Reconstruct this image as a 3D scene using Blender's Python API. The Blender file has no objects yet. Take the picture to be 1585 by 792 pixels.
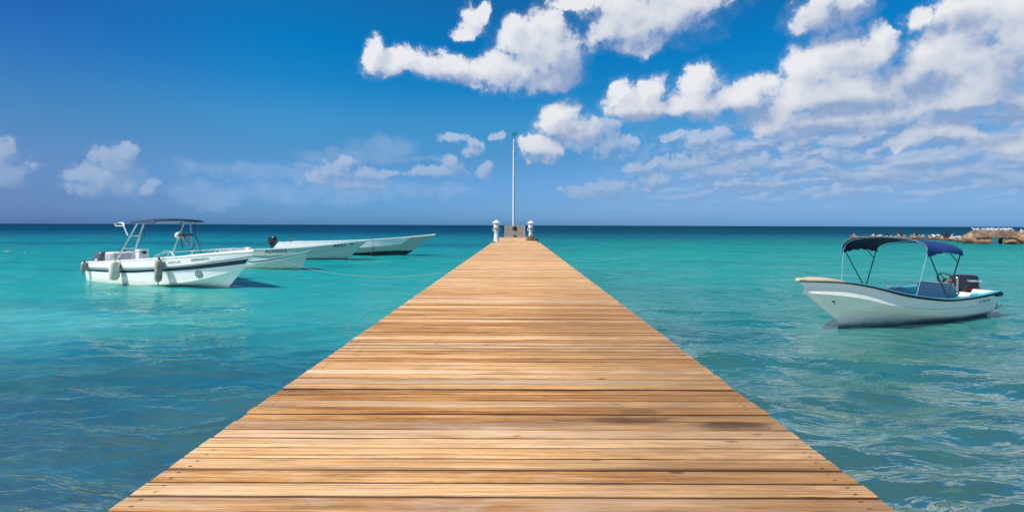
import bpy, math, random
import numpy as np
from mathutils import Matrix, Vector

C = bpy.context.scene.collection
SC = bpy.context.scene
R = math.radians
rng = np.random.default_rng(7)
random.seed(7)

# ------------------------------------------------------------------ camera
SUN_EL, SUN_AZ = 50.0, -119.0            # azimuth measured from +Y towards +X
cd = bpy.data.cameras.new('camera')
cam = bpy.data.objects.new('camera', cd); C.objects.link(cam)
cd.sensor_width = 36.0; cd.lens = 748 / 1585 * 36
cd.shift_x = -7.5 / 1585; cd.shift_y = -47.4 / 1585
cd.clip_start = 0.05; cd.clip_end = 100000
cam.matrix_world = Matrix.Translation((0, 0, 2.5)) @ Matrix.Rotation(R(90), 4, 'X') @ Matrix.Rotation(R(0.19), 4, 'Z')
SC.camera = cam

# ------------------------------------------------------------------ node helper
class NT:
    def __init__(s, tree): s.t = tree; s.n = tree.nodes; s.l = tree.links
    def put(s, sock, v):
        if v is None: return
        if isinstance(v, bpy.types.NodeSocket): s.l.new(v, sock)
        else: sock.default_value = v
    def new(s, ty, **kw):
        n = s.n.new(ty)
        for k, v in kw.items(): setattr(n, k, v)
        return n
    def m(s, op, a, b=None, c=None, clamp=False):
        n = s.new('ShaderNodeMath', operation=op, use_clamp=clamp)
        s.put(n.inputs[0], a); s.put(n.inputs[1], b); s.put(n.inputs[2], c)
        return n.outputs[0]
    def v(s, op, a, b=None, scale=None):
        n = s.new('ShaderNodeVectorMath', operation=op)
        s.put(n.inputs[0], a); s.put(n.inputs[1], b)
        if scale is not None: s.put(n.inputs['Scale'], scale)
        return n.outputs['Value'] if op in ('LENGTH', 'DOT_PRODUCT', 'DISTANCE') else n.outputs[0]
    def sep(s, a):
        n = s.new('ShaderNodeSeparateXYZ'); s.put(n.inputs[0], a); return n.outputs
    def com(s, x, y, z):
        n = s.new('ShaderNodeCombineXYZ')
        for i, q in enumerate((x, y, z)): s.put(n.inputs[i], q)
        return n.outputs[0]
    def noise(s, vec, scale, detail=3, rough=0.5, dist=0.0, dims='3D', color=False, w=None):
        n = s.new('ShaderNodeTexNoise', noise_dimensions=dims)
        s.put(n.inputs['Vector'], vec); s.put(n.inputs['Scale'], scale)
        s.put(n.inputs['Detail'], detail); s.put(n.inputs['Roughness'], rough); s.put(n.inputs['Distortion'], dist)
        if w is not None: s.put(n.inputs['W'], w)
        return n.outputs['Color' if color else 'Fac']
    def mr(s, v, a, b, c=0.0, d=1.0, interp='SMOOTHSTEP'):
        n = s.new('ShaderNodeMapRange', interpolation_type=interp)
        for i, q in enumerate((v, a, b, c, d)): s.put(n.inputs[i], q)
        return n.outputs[0]
    def mix(s, f, a, b, mode='MIX'):
        n = s.new('ShaderNodeMix', data_type='RGBA', blend_type=mode)
        s.put(n.inputs[0], f); s.put(n.inputs[6], a); s.put(n.inputs[7], b)
        return n.outputs[2]
    def ramp(s, f, stops, interp='LINEAR'):
        n = s.new('ShaderNodeValToRGB'); cr = n.color_ramp; cr.interpolation = interp
        while len(cr.elements) < len(stops): cr.elements.new(0.5)
        for e, (p, c) in zip(cr.elements, stops):
            e.position = p; e.color = (*c, 1) if len(c) == 3 else c
        s.put(n.inputs[0], f); return n.outputs[0]

def lin(r, g, b):
    f = lambda c: c / 12.92 if c <= 0.04045 else ((c + 0.055) / 1.055) ** 2.4
    return (f(r / 255), f(g / 255), f(b / 255), 1.0)

# ------------------------------------------------------------------ world: Nishita sky with clouds far off in it
world = bpy.data.worlds.new('World'); SC.world = world; world.use_nodes = True
world.cycles.sampling_method = 'MANUAL'; world.cycles.sample_map_resolution = 512
W = NT(world.node_tree); W.n.clear()

def blob(px, py, rx, ry, w=1.0):
    """a cloud puff: azimuth / elevation in degrees and its two radii"""
    dx, dy = px - 800, 348.6 - py
    az = math.atan2(dx, 748); ca = math.cos(az)
    el = math.atan2(dy * ca, 748)
    return (math.degrees(az), math.degrees(el), math.degrees(rx / 748) * ca * ca, math.degrees(ry / 748) * ca * math.cos(el) ** 2, w)

CUM = [blob(*b) for b in [
    (838,72,58,46),(862,98,36,32),(852,118,42,18),(800,112,66,26),(745,116,40,15),(700,104,52,19),(655,104,34,18),(612,98,40,17),(578,86,16,24),(812,40,30,22),(852,36,22,22),
    (735,32,18,20),(722,44,18,12),(744,14,10,14),
    (1005,20,96,46),(985,50,34,22),(1055,8,62,40),(895,2,40,9),(992,72,36,14),(1420,150,60,36),(1405,112,40,26),
    (966,148,20,24),(978,165,36,20),(1000,140,24,24),(1015,170,60,18),(1082,128,34,26),(1095,158,60,26),(1150,154,46,28),(1190,184,50,16),
    (1285,14,62,34),(1290,84,58,40),(1255,112,46,36),(1340,96,46,40),(1378,70,24,34),(1382,44,11,16),(1290,140,96,40),(1370,146,50,44),(1350,182,66,16),(1225,160,44,30),(1290,182,70,20),
    (1505,36,66,54),(1470,88,70,50),(1440,115,46,38),(1530,110,86,58),(1585,60,70,66),(1500,150,106,32),(1600,150,80,36),(1425,28,18,22),(1560,12,70,36),(1640,100,90,90),
    (1445,206,62,20),(1440,190,22,16),(1400,216,40,12),(1500,214,50,12),(1590,215,60,18),(1660,200,80,40),
    (868,190,32,26),(888,200,36,20),(838,232,24,17),(824,224,14,13)]]
LOW = [blob(*b) for b in [
    (170,250,38,24),(190,236,20,16),(150,270,44,22),(165,285,50,18),(2,248,26,30),(10,270,40,24),(230,290,20,12),(-60,240,60,40),
    (735,232,16,11),(730,222,8,8),(768,212,9,7),(915,214,40,20),(950,226,42,18),(930,200,30,16),(700,215,22,8),
    (520,272,34,18),(534,256,22,14),(565,270,38,12),(605,268,12,6),(680,270,44,10),(706,258,16,14),(655,270,26,8),(755,268,12,14),(540,285,60,14),
    (1010,278,24,16),(940,292,36,14),(900,298,30,10),(1232,222,30,14),(1310,238,36,14),(1400,262,90,12),(1480,262,60,12),(1250,262,60,10),(1340,268,70,10),(1120,232,50,12),(1180,250,70,12),
    (1108,212,26,16),(1118,224,22,10),(1080,215,30,14),(1560,240,60,18),(1300,220,40,10),(1560,275,70,14),(1040,210,16,9),(1050,250,50,10),(1130,262,50,8),(1440,240,70,12),(1230,205,60,14),(985,260,24,10),(1260,190,60,18)]]
WISP = [blob(*b) for b in [
    (590,232,80,26),(560,245,120,18),(660,250,70,8),(400,268,150,20),(470,258,50,10),(560,296,130,22),(330,300,90,22),(420,300,90,26),(200,285,60,30),(680,296,80,16),(150,285,70,26)]]

DARK = [blob(*b) for b in [
    (892,122,52,36,1.0),(840,122,60,14,.6),(700,122,90,9,.5),(1010,66,90,16,.8),(1078,44,40,26,.8),(985,184,50,10,.9),(1060,184,60,12,.7),(1160,182,56,20,.8),
    (1300,38,62,26,1.2),(1262,6,60,24,.7),(1310,166,95,14,.8),(1290,200,90,12,.8),(1384,118,34,36,.7),(1425,134,54,24,.8),(1482,30,42,18,1.2),(1412,32,24,34,1.0),
    (1525,176,115,14,1.0),(1450,220,62,8,.8),(1578,100,36,56,.6),(900,210,44,22,.7),(1340,108,30,12,.5),(1520,70,34,10,.5),(1555,215,60,10,.8),(842,244,24,7,.6)]]
def cloud_group(name, blobs, seed, warp, puff, grow=1.0, rs=0.45):
    g = bpy.data.node_groups.new(name, 'ShaderNodeTree')
    g.interface.new_socket('P', in_out='INPUT', socket_type='NodeSocketVector')
    g.interface.new_socket('D', in_out='OUTPUT', socket_type='NodeSocketFloat')
    g.interface.new_socket('S', in_out='OUTPUT', socket_type='NodeSocketFloat')
    G = NT(g); gi = G.new('NodeGroupInput'); go = G.new('NodeGroupOutput')
    P = gi.outputs[0]
    Ps = G.v('ADD', P, (seed * 13.1, seed * 7.7, seed * 3.3))
    n1 = G.noise(Ps, 0.16, 2, 0.5, color=True)
    n2 = G.noise(Ps, 0.62, 5, 0.62, color=True)
    w1 = G.v('MULTIPLY', G.v('SUBTRACT', n1, (.5, .5, .5)), (warp * 2.2, warp * 1.6, 0))
    w2 = G.v('MULTIPLY', G.v('SUBTRACT', n2, (.5, .5, .5)), (warp * 1.1, warp * 1.1, 0))
    Pw = G.v('MULTIPLY', G.v('ADD', G.v('ADD', P, w1), w2), (1, 1, 0))
    f = None
    for (a, e, ra, re, w) in blobs:
        d = G.v('DOT_PRODUCT', *(2 * [G.v('MULTIPLY', G.v('SUBTRACT', Pw, (a, e, 0)), (1 / (ra * grow), 1 / (re * grow), 0))]))
        q = G.m('SUBTRACT', 1.0, d)
        f = q if f is None else G.m('SMOOTH_MAX', f, q, 0.35)
    f = G.m('MAXIMUM', f, -3.0)
    fs = G.m('ADD', f, G.m('MULTIPLY', G.m('SUBTRACT', G.noise(Ps, .55, 3, .55), .5), 1.5))
    G.l.new(fs, go.inputs[1])
    vo = G.new('ShaderNodeTexVoronoi', feature='SMOOTH_F1', voronoi_dimensions='2D', normalize=True)
    G.put(vo.inputs['Vector'], G.v('ADD', Ps, G.v('SCALE', n2, scale=1.6))); vo.inputs['Scale'].default_value = 0.55
    vo.inputs['Detail'].default_value = 4; vo.inputs['Roughness'].default_value = 0.6; vo.inputs['Smoothness'].default_value = 0.25
    pf = G.m('SUBTRACT', 0.30, vo.outputs['Distance'])
    nf = G.m('SUBTRACT', G.noise(Ps, rs, 7, 0.56, .2), 0.5)
    d = G.m('ADD', f, G.m('MULTIPLY_ADD', pf, puff * 1.5, G.m('MULTIPLY', nf, puff * 3.0)))
    G.l.new(d, go.inputs[0])
    return g

tc = W.new('ShaderNodeTexCoord')
dirv = W.v('NORMALIZE', tc.outputs['Generated'])
dx, dy, dz = W.sep(dirv)
az = W.m('MULTIPLY', W.m('ARCTAN2', dx, dy), 57.2958)
el = W.m('MULTIPLY', W.m('ARCSINE', dz), 57.2958)
P = W.com(az, el, 0.0)
def call(g, vec):
    n = W.new('ShaderNodeGroup'); n.node_tree = g; W.put(n.inputs[0], vec); return n.outputs
SKY = 0.1
sky = W.new('ShaderNodeTexSky', sky_type='NISHITA'); sky.sun_disc = False
sky.sun_elevation = R(SUN_EL); sky.sun_rotation = R(SUN_AZ); sky.altitude = 0
sky.air_density = 1.0; sky.dust_density = 0.6; sky.ozone_density = 2.0
# polariser-deep blue: the sky's own colour tinted by elevation
elf = W.mr(el, 0, 45, interp='LINEAR')
h = lambda *c: tuple(q / 1.5 for q in c)
tint_m = W.ramp(elf, [(0.0, h(.208, .538, 1.36)), (.03, h(.212, .54, 1.25)), (.166, h(.256, .60, .94)), (.256, h(.20, .725, 1.02)), (.344, h(.055, .70, 1.07)), (.428, h(.012, .683, 1.10)), (.58, h(.06, .60, 1.0)), (.72, h(.30, .55, .75)), (1, h(.55, .58, .60))])
tint_w = W.ramp(elf, [(0.0, h(.165, .366, 1.08)), (.059, h(.209, .350, .82)), (.131, h(.26, .43, .76)), (.202, h(.226, .495, .76)), (.272, h(.158, .48, .80)), (.341, h(.113, .427, .827)), (.402, h(.084, .37, .80)), (.58, h(.12, .40, .75)), (.72, h(.30, .50, .70)), (1, h(.50, .55, .60))])
tint = W.mix(W.mr(az, -22, -50), tint_m, tint_w)
base = W.v('SCALE', W.mix(1.0, sky.outputs[0], tint, 'MULTIPLY'), scale=1.5)
clear = base
cu, lo, wi = cloud_group('cumulus', CUM, 1, 1.7, 0.70, 1.28), cloud_group('low_cumulus', LOW, 2, 1.5, 0.9, 1.2, 0.9), cloud_group('wisps', WISP, 3, 2.2, 0.5)
K = 1 / SKY / 2 ** 0.2
def col(r, g, b): c = lin(r, g, b); return (c[0] * K, c[1] * K, c[2] * K, 1)
haze_c = col(108, 152, 196)
# wisps
dw = call(wi, W.v('MULTIPLY', P, (1, 1, 0)))[0]
aw = W.m('MULTIPLY', W.mr(dw, 0.0, 1.3), 0.42)
base = W.mix(aw, base, col(160, 188, 222))
# stratified low bank to the right
PB = W.com(W.m('MULTIPLY', az, 0.62), W.m('MULTIPLY', el, 1.55), 4.0)
nb = W.noise(PB, 0.50, 6, 0.56, 0.0)
maskb = W.m('MULTIPLY', W.mr(W.m('ADD', az, W.m('MULTIPLY', el, -0.5)), 2, 26), W.m('MULTIPLY', W.m('MULTIPLY', W.mr(el, 1.2, 4.0), W.mr(az, 66, 52)), W.mr(el, 12.5, 8.0)))
nb2 = W.noise(W.v('ADD', PB, (-.30, .50, 0)), 0.50, 6, 0.56, 0.0)
ab = W.m('MULTIPLY', W.mr(nb, 0.36, 0.60, .25, 1.0), maskb)
bs = W.mr(W.m('SUBTRACT', nb, nb2), -0.04, 0.12)
base = W.mix(W.m('MULTIPLY', ab, 0.8), base, W.mix(bs, col(132, 162, 202), col(190, 203, 226)))
dk = None
for (a_, e_, ra_, re_, w_) in DARK:
    Pd = P if dk is None else Pd
    q_ = W.m('MULTIPLY_ADD', W.v('DOT_PRODUCT', *(2 * [W.v('MULTIPLY', W.v('SUBTRACT', P, (a_, e_, 0)), (.75 / ra_, .75 / re_, 0))])), -w_, w_)
    dk = W.m('MAXIMUM', q_, 0.0) if dk is None else W.m('SMOOTH_MAX', dk, q_, .3)
dk = W.m('ADD', dk, W.m('MULTIPLY', W.m('SUBTRACT', W.noise(P, .35, 5, .55), .5), .7))
base = W.mix(W.m('MULTIPLY', W.m('MULTIPLY', W.mr(el, 9, 3), W.mr(el, 0, 1.5, .35, 1)), W.mr(az, -20, 22, .10, .46)), base, col(140, 172, 208))
def layer(base, g, lit, mid, shade, amax, off, gain, bias, dark=None):
    d0, s0 = call(g, P)
    d1, s1 = call(g, W.v('ADD', P, (off[0], off[1], 0)))
    big = W.m('SUBTRACT', s0, s1)
    fine = W.m('SUBTRACT', d0, d1)
    s = W.m('ADD', W.m('MULTIPLY', big, .42), W.m('MULTIPLY', fine, .44))
    s = W.m('SUBTRACT', s, bias)
    if dark is not None: s = W.m('SUBTRACT', s, W.m('MULTIPLY', dark, .85))
    soft = W.mr(s, -.7, .4, .95, .55)
    a = W.m('MULTIPLY', W.m('MAXIMUM', W.mr(d0, -0.12, soft), W.mr(d0, -.6, .5, 0, .16)), amax)
    c = W.mix(W.mr(s, -gain, 0, interp='LINEAR'), shade, mid)
    c = W.mix(W.mr(s, 0, gain, interp='LINEAR'), c, lit)
    c = W.mix(W.mr(el, 0.5, 14.0, 0.60, 0.0), c, haze_c)
    return W.mix(a, base, c)
base = layer(base, lo, col(208, 216, 234), col(176, 190, 218), col(140, 164, 206), 0.62, (-.5, .7), 0.45, .05)
base = layer(base, cu, col(236, 237, 241), col(208, 214, 226), col(148, 168, 204), 0.97, (-1.1, 1.6), 0.75, .03, dk)
bg = W.new('ShaderNodeBackground'); W.put(bg.inputs[0], base); bg.inputs[1].default_value = SKY
bg0 = W.new('ShaderNodeBackground'); W.put(bg0.inputs[0], clear); bg0.inputs[1].default_value = SKY
# clouds are only worked out in the part of the sky that has any
region = W.m('MULTIPLY', W.m('MULTIPLY', W.m('GREATER_THAN', el, 0.0), W.m('LESS_THAN', el, 40.0)), W.m('LESS_THAN', W.m('ABSOLUTE', az), 68.0))
mxs = W.new('ShaderNodeMixShader'); W.put(mxs.inputs[0], region); W.l.new(bg0.outputs[0], mxs.inputs[1]); W.l.new(bg.outputs[0], mxs.inputs[2])
wo = W.new('ShaderNodeOutputWorld'); W.l.new(mxs.outputs[0], wo.inputs[0])

sd = bpy.data.lights.new('sun', 'SUN'); sd.energy = 4.6; sd.angle = R(0.53); sd.color = (1.0, 0.955, 0.89)
sun = bpy.data.objects.new('sun', sd); C.objects.link(sun)
sdir = Vector((math.sin(R(SUN_AZ)) * math.cos(R(SUN_EL)), math.cos(R(SUN_AZ)) * math.cos(R(SUN_EL)), math.sin(R(SUN_EL))))
sun.rotation_euler = sdir.to_track_quat('Z', 'Y').to_euler()
SC.view_settings.view_transform = 'Standard'; SC.view_settings.look = 'None'
SC.view_settings.gamma = 1.0; SC.view_settings.use_curve_mapping = False
SC.view_settings.exposure = 0.2
SC.render.engine = 'CYCLES'
SC.cycles.max_bounces = 5; SC.cycles.diffuse_bounces = 2; SC.cycles.glossy_bounces = 3; SC.cycles.transmission_bounces = 2

# ------------------------------------------------------------------ mesh helpers
class MB:
    def __init__(s): s.v = []; s.f = []; s.mi = []
    def add(s, vs, fs, mat=0):
        o = len(s.v); s.v += [tuple(map(float, p)) for p in vs]
        s.f += [tuple(int(i) + o for i in f) for f in fs]; s.mi += [mat] * len(fs); return s
    def box(s, x0, x1, y0, y1, z0, z1, b=0.0, mat=0, M=None):
        if b <= 0:
            vs = [(x, y, z) for z in (z0, z1) for y in (y0, y1) for x in (x0, x1)]
            fs = [(0, 2, 3, 1), (4, 5, 7, 6), (0, 1, 5, 4), (2, 6, 7, 3), (0, 4, 6, 2), (1, 3, 7, 5)]
        else:
            ring = lambda i, z: [(x0 + i, y0 + b, z), (x0 + b, y0 + i, z), (x1 - b, y0 + i, z), (x1 - i, y0 + b, z), (x1 - i, y1 - b, z), (x1 - b, y1 - i, z), (x0 + b, y1 - i, z), (x0 + i, y1 - b, z)]
            vs = []
            for i, z in ((b, z0), (0, z0 + b), (0, z1 - b), (b, z1)): vs += ring(i, z)
            fs = [tuple(reversed(range(8))), tuple(range(24, 32))]
            for k in range(3):
                for j in range(8):
                    fs.append((k * 8 + j, k * 8 + (j + 1) % 8, k * 8 + 8 + (j + 1) % 8, k * 8 + 8 + j))
        if M is not None: vs = [tuple(M @ Vector(p)) for p in vs]
        return s.add(vs, fs, mat)
    def loft(s, rings, closed=True, caps=True, mat=0):
        n = len(rings[0]); vs = [p for r in rings for p in r]; fs = []
        for k in range(len(rings) - 1):
            for j in range(n if closed else n - 1):
                a, b = k * n + j, k * n + (j + 1) % n
                fs.append((a, b, b + n, a + n))
        if caps and closed:
            fs.append(tuple(reversed(range(n)))); fs.append(tuple(range((len(rings) - 1) * n, len(rings) * n)))
        return s.add(vs, fs, mat)
    def tube(s, pts, r, n=8, mat=0, caps=True):
        pts = [Vector(p) for p in pts]; rs = r if isinstance(r, (list, tuple)) else [r] * len(pts)
        rings = []; up = Vector((0.13, 0.21, 0.97)).normalized()
        T0 = (pts[1] - pts[0]).normalized()
        if abs(T0.dot(up)) > .9: up = Vector((1, 0.1, 0.05)).normalized()
        u = up.cross(T0).normalized()
        for i, p in enumerate(pts):
            T = (pts[min(i + 1, len(pts) - 1)] - pts[max(i - 1, 0)]).normalized()
            u = (u - T * u.dot(T)).normalized(); w = T.cross(u)
            rings.append([tuple(p + (u * math.cos(a) + w * math.sin(a)) * rs[i]) for a in [2 * math.pi * k / n for k in range(n)]])
        return s.loft(rings, True, caps, mat)
    def lathe(s, prof, n=16, M=None, mat=0, rot=0.0):
        rings = []
        for (r, z) in prof:
            ring = [Vector((r * math.cos(rot + 2 * math.pi * k / n), r * math.sin(rot + 2 * math.pi * k / n), z)) for k in range(n)]
            rings.append([tuple(M @ p) if M is not None else tuple(p) for p in ring])
        return s.loft(rings, True, True, mat)
    def build(s, name, mats, parent=None, smooth=True, sharp=35):
        me = bpy.data.meshes.new(name); me.from_pydata(s.v, [], s.f); me.validate(clean_customdata=False)
        if not isinstance(mats, (list, tuple)): mats = [mats]
        for m in mats: me.materials.append(m)
        if len(mats) > 1:
            for p, i in zip(me.polygons, s.mi): p.material_index = i
        if smooth:
            me.polygons.foreach_set('use_smooth', [True] * len(me.polygons))
            try: me.set_sharp_from_angle(angle=R(sharp))
            except Exception: pass
        o = bpy.data.objects.new(name, me); C.objects.link(o)
        if parent is not None: o.parent = parent
        return o

def fix_normals(o):
    import bmesh
    bm = bmesh.new(); bm.from_mesh(o.data); bmesh.ops.recalc_face_normals(bm, faces=bm.faces); bm.to_mesh(o.data); bm.free()
    return o
def tag(o, label=None, cat=None, group=None, kind=None):
    if label: o['label'] = label
    if cat: o['category'] = cat
    if group: o['group'] = group
    if kind: o['kind'] = kind
    return o
def thing(name, label, cat, loc=(0, 0, 0), rz=0.0, group=None):
    o = bpy.data.objects.new(name, None); C.objects.link(o)
    o.location = loc; o.rotation_euler = (0, 0, rz); o.empty_display_size = .2
    return tag(o, label, cat, group)
def copy_tree(o, parent=None):
    c = o.copy(); C.objects.link(c)
    if parent is not None: c.parent = parent
    for ch in list(o.children): copy_tree(ch, c)
    return c

# ------------------------------------------------------------------ materials
def mat(name, color, rough=0.5, metal=0.0, var=0.0, vscale=6.0, bump=0.0, bscale=40.0, spec=0.5, coat=0.0):
    m = bpy.data.materials.new(name); m.use_nodes = True
    T = NT(m.node_tree); b = T.n['Principled BSDF']
    co = T.new('ShaderNodeTexCoord').outputs['Object']
    c = (*color, 1) if len(color) == 3 else color
    if var > 0:
        f = T.noise(co, vscale, 5, 0.6)
        f2 = T.mr(f, 0.3, 0.7, 1 - var, 1 + var * .5, 'LINEAR')
        cc = T.v('SCALE', c[:3], scale=f2)
        T.l.new(cc, b.inputs['Base Color'])
        T.put(b.inputs['Roughness'], T.mr(f, 0.3, 0.7, max(.02, rough - .1), min(1, rough + .12), 'LINEAR'))
    else:
        b.inputs['Base Color'].default_value = c; b.inputs['Roughness'].default_value = rough
    b.inputs['Metallic'].default_value = metal; b.inputs['Specular IOR Level'].default_value = spec
    b.inputs['Coat Weight'].default_value = coat
    if bump > 0:
        bn = T.new('ShaderNodeBump'); bn.inputs['Distance'].default_value = bump; bn.inputs['Strength'].default_value = 1
        T.put(bn.inputs['Height'], T.noise(co, bscale, 4, .6)); T.l.new(bn.outputs[0], b.inputs['Normal'])
    return m

def hull_mat(name, color, grime=1.0, bottom=None, stain=(.20, .17, .07), sh=.22):
    """painted fibreglass with grime streaks and an algae line at the water"""
    m = bpy.data.materials.new(name); m.use_nodes = True
    T = NT(m.node_tree); b = T.n['Principled BSDF']
    tcn = T.new('ShaderNodeTexCoord'); co = tcn.outputs['Object']; x, y, z = T.sep(co)
    blot = T.noise(co, 2.3, 6, .65)
    stre = T.noise(T.com(T.m('MULTIPLY', x, 7.0), T.m('MULTIPLY', y, 7.0), T.m('MULTIPLY', z, .7)), 1.0, 4, .6)
    c = T.mix(T.m('MULTIPLY', T.mr(blot, .45, .8), .35 * grime), (*color, 1), (color[0] * .62, color[1] * .66, color[2] * .6, 1))
    c = T.mix(T.m('MULTIPLY', T.mr(stre, .52, .78), .28 * grime), c, (.42, .38, .27, 1))
    line = T.m('ADD', z, T.m('MULTIPLY', T.m('SUBTRACT', T.noise(co, 5.0, 5, .65), .5), .16))
    if bottom is not None:
        c = T.mix(T.mr(T.m('SUBTRACT', line, T.mr(x, 6, 12.3, 0, .32)), .13, .10), c, (*bottom, 1))
    else:
        c = T.mix(T.m('MULTIPLY', T.mr(line, sh, .02), .75 * min(1, grime + .3)), c, (*stain, 1))
    T.put(b.inputs['Base Color'], c)
    T.put(b.inputs['Roughness'], T.mr(blot, .3, .7, .28, .5))
    b.inputs['Specular IOR Level'].default_value = .45
    return m

M_white = mat('gelcoat_white', (.92, .90, .86), .35, var=.07, vscale=3)
M_hullA = hull_mat('hull_white_clean', (.93, .92, .87), .25, stain=(.30, .34, .14), sh=.30)
M_hullB = hull_mat('hull_white_worn', (.92, .94, .84), .8, sh=.15)
M_hullC = hull_mat('hull_pale_green', (.62, .70, .62), .8)
M_hullD = hull_mat('hull_grey_green', (.52, .62, .54), .8)
M_hullE = hull_mat('hull_shaded_black_bottom', (.42, .50, .42), .8, bottom=(.012, .012, .012))  # white hull toned grey-green: its lower planks' shade put into the base colour
M_navy = mat('navy_stripe', (.008, .02, .055), .3)
M_black = mat('black_rubber', (.012, .012, .013), .55, var=.2)
M_dark = mat('dark_plastic', (.02, .02, .024), .35, coat=.3)
M_cowl = mat('motor_paint', (.022, .025, .034), .22, coat=.5)
M_steel = mat('steel_tube', (.62, .64, .64), .32, metal=.85, var=.1, vscale=10)
M_dtube = mat('dark_tube', (.03, .04, .055), .4)
M_alu = mat('aluminium', (.45, .46, .46), .45, metal=.6, var=.1)
M_aqua = mat('aqua_deck_paint', (.10, .50, .62), .5, var=.14, vscale=3)
M_grey = mat('grey_console', (.46, .48, .52), .45, var=.08)
M_gfloor = mat('grey_floor', (.36, .38, .36), .6, var=.15)
M_canvas_shade = mat('canvas_shaded', (.003, .008, .040), .85, var=.2, vscale=5, bump=.004, bscale=9)  # cover's underside: its shade painted as a near-black copy of the blue
M_canvas2 = mat('blue_canvas', (.004, .045, .20), .85, var=.25, vscale=4, bump=.006, bscale=7)
M_tan = mat('tan_cap', (.66, .53, .38), .6, var=.2)
M_fender = mat('fender_cream', (.80, .75, .60), .6, var=.2, vscale=5, bump=.003, bscale=30)
M_fenderd = mat('fender_worn', (.40, .35, .27), .75, var=.45, vscale=7, bump=.004, bscale=30)
M_rope = mat('rope_pale', (.33, .32, .22), .9, var=.25, vscale=30)
M_roped = mat('rope_brown', (.34, .27, .17), .95, var=.5, vscale=12, bump=.01, bscale=60)
M_red = mat('red_decal', (.26, .012, .015), .35)
M_text = mat('text_dark', (.02, .025, .03), .5)
M_textb = mat('text_grey', (.16, .18, .2), .5)
M_badge = mat('white_decal', (.75, .76, .78), .4)
M_cooler = mat('cooler_white', (.82, .82, .80), .4, var=.05)
M_paint = mat('pedestal_white', (.80, .80, .79), .45, var=.08, vscale=4)
M_glass = mat('outlet_cover', (.20, .18, .19), .3)
M_galv = mat('galvanised_pole', (.66, .66, .64), .42, metal=.0, var=.12, vscale=3)
M_green = mat('green_lamp', (.02, .20, .09), .4)
M_board = mat('weathered_board', (.36, .31, .26), .8, var=.3, vscale=3, bump=.01, bscale=8)
M_bframe = mat('board_frame', (.50, .53, .53), .5, var=.15)
M_yellow = mat('yellow_paint', (.60, .36, .06), .6, var=.3)
M_gull = mat('gull_white', (.78, .77, .74), .8, var=.12, vscale=8)
M_pel = mat('pelican_dark', (.035, .026, .026), .85, var=.4, vscale=8)
M_emb = mat('emblem_teal', (.02, .11, .14), .5)

def rock_mat():
    m = bpy.data.materials.new('coral_rock'); m.use_nodes = True
    T = NT(m.node_tree); b = T.n['Principled BSDF']
    co = T.new('ShaderNodeNewGeometry').outputs['Position']; x, y, z = T.sep(co)
    n = T.noise(co, 1.7, 7, .7); n2 = T.noise(co, 6, 5, .65)
    c = T.ramp(n, [(.30, (.09, .045, .02)), (.45, (.26, .155, .085)), (.58, (.42, .29, .17)), (.75, (.56, .45, .31))])
    c = T.mix(T.mr(n2, .52, .68), c, (.17, .10, .055, 1))
    low = T.m('ADD', z, T.m('MULTIPLY', T.m('SUBTRACT', n, .5), 1.2))
    c = T.mix(T.mr(low, .55, .10), c, (.11, .045, .015, 1))
    T.put(b.inputs['Base Color'], c); b.inputs['Roughness'].default_value = .9
    bn = T.new('ShaderNodeBump'); bn.inputs['Distance'].default_value = .12
    T.put(bn.inputs['Height'], T.noise(co, 3.5, 6, .7)); T.l.new(bn.outputs[0], b.inputs['Normal'])
    return m
M_rock = rock_mat()
def conc_mat():
    m = bpy.data.materials.new('old_concrete'); m.use_nodes = True
    T = NT(m.node_tree); b = T.n['Principled BSDF']
    co = T.new('ShaderNodeNewGeometry').outputs['Position']; x, y, z = T.sep(co)
    n = T.noise(co, 1.3, 7, .7)
    st = T.noise(T.com(T.m('MULTIPLY', x, 2.2), y, T.m('MULTIPLY', z, .5)), 1, 5, .6)
    c = T.ramp(n, [(.3, (.13, .075, .05)), (.5, (.27, .17, .11)), (.7, (.38, .27, .19))])
    c = T.mix(T.mr(st, .5, .72), c, (.17, .11, .085, 1))
    c = T.mix(T.mr(z, 1.90, 2.0), c, (.5, .45, .38, 1))
    T.put(b.inputs['Base Color'], c); b.inputs['Roughness'].default_value = .9
    bn = T.new('ShaderNodeBump'); bn.inputs['Distance'].default_value = .08
    T.put(bn.inputs['Height'], T.noise(co, 4, 6, .7)); T.l.new(bn.outputs[0], b.inputs['Normal'])
    return m
M_conc = conc_mat()

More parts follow.
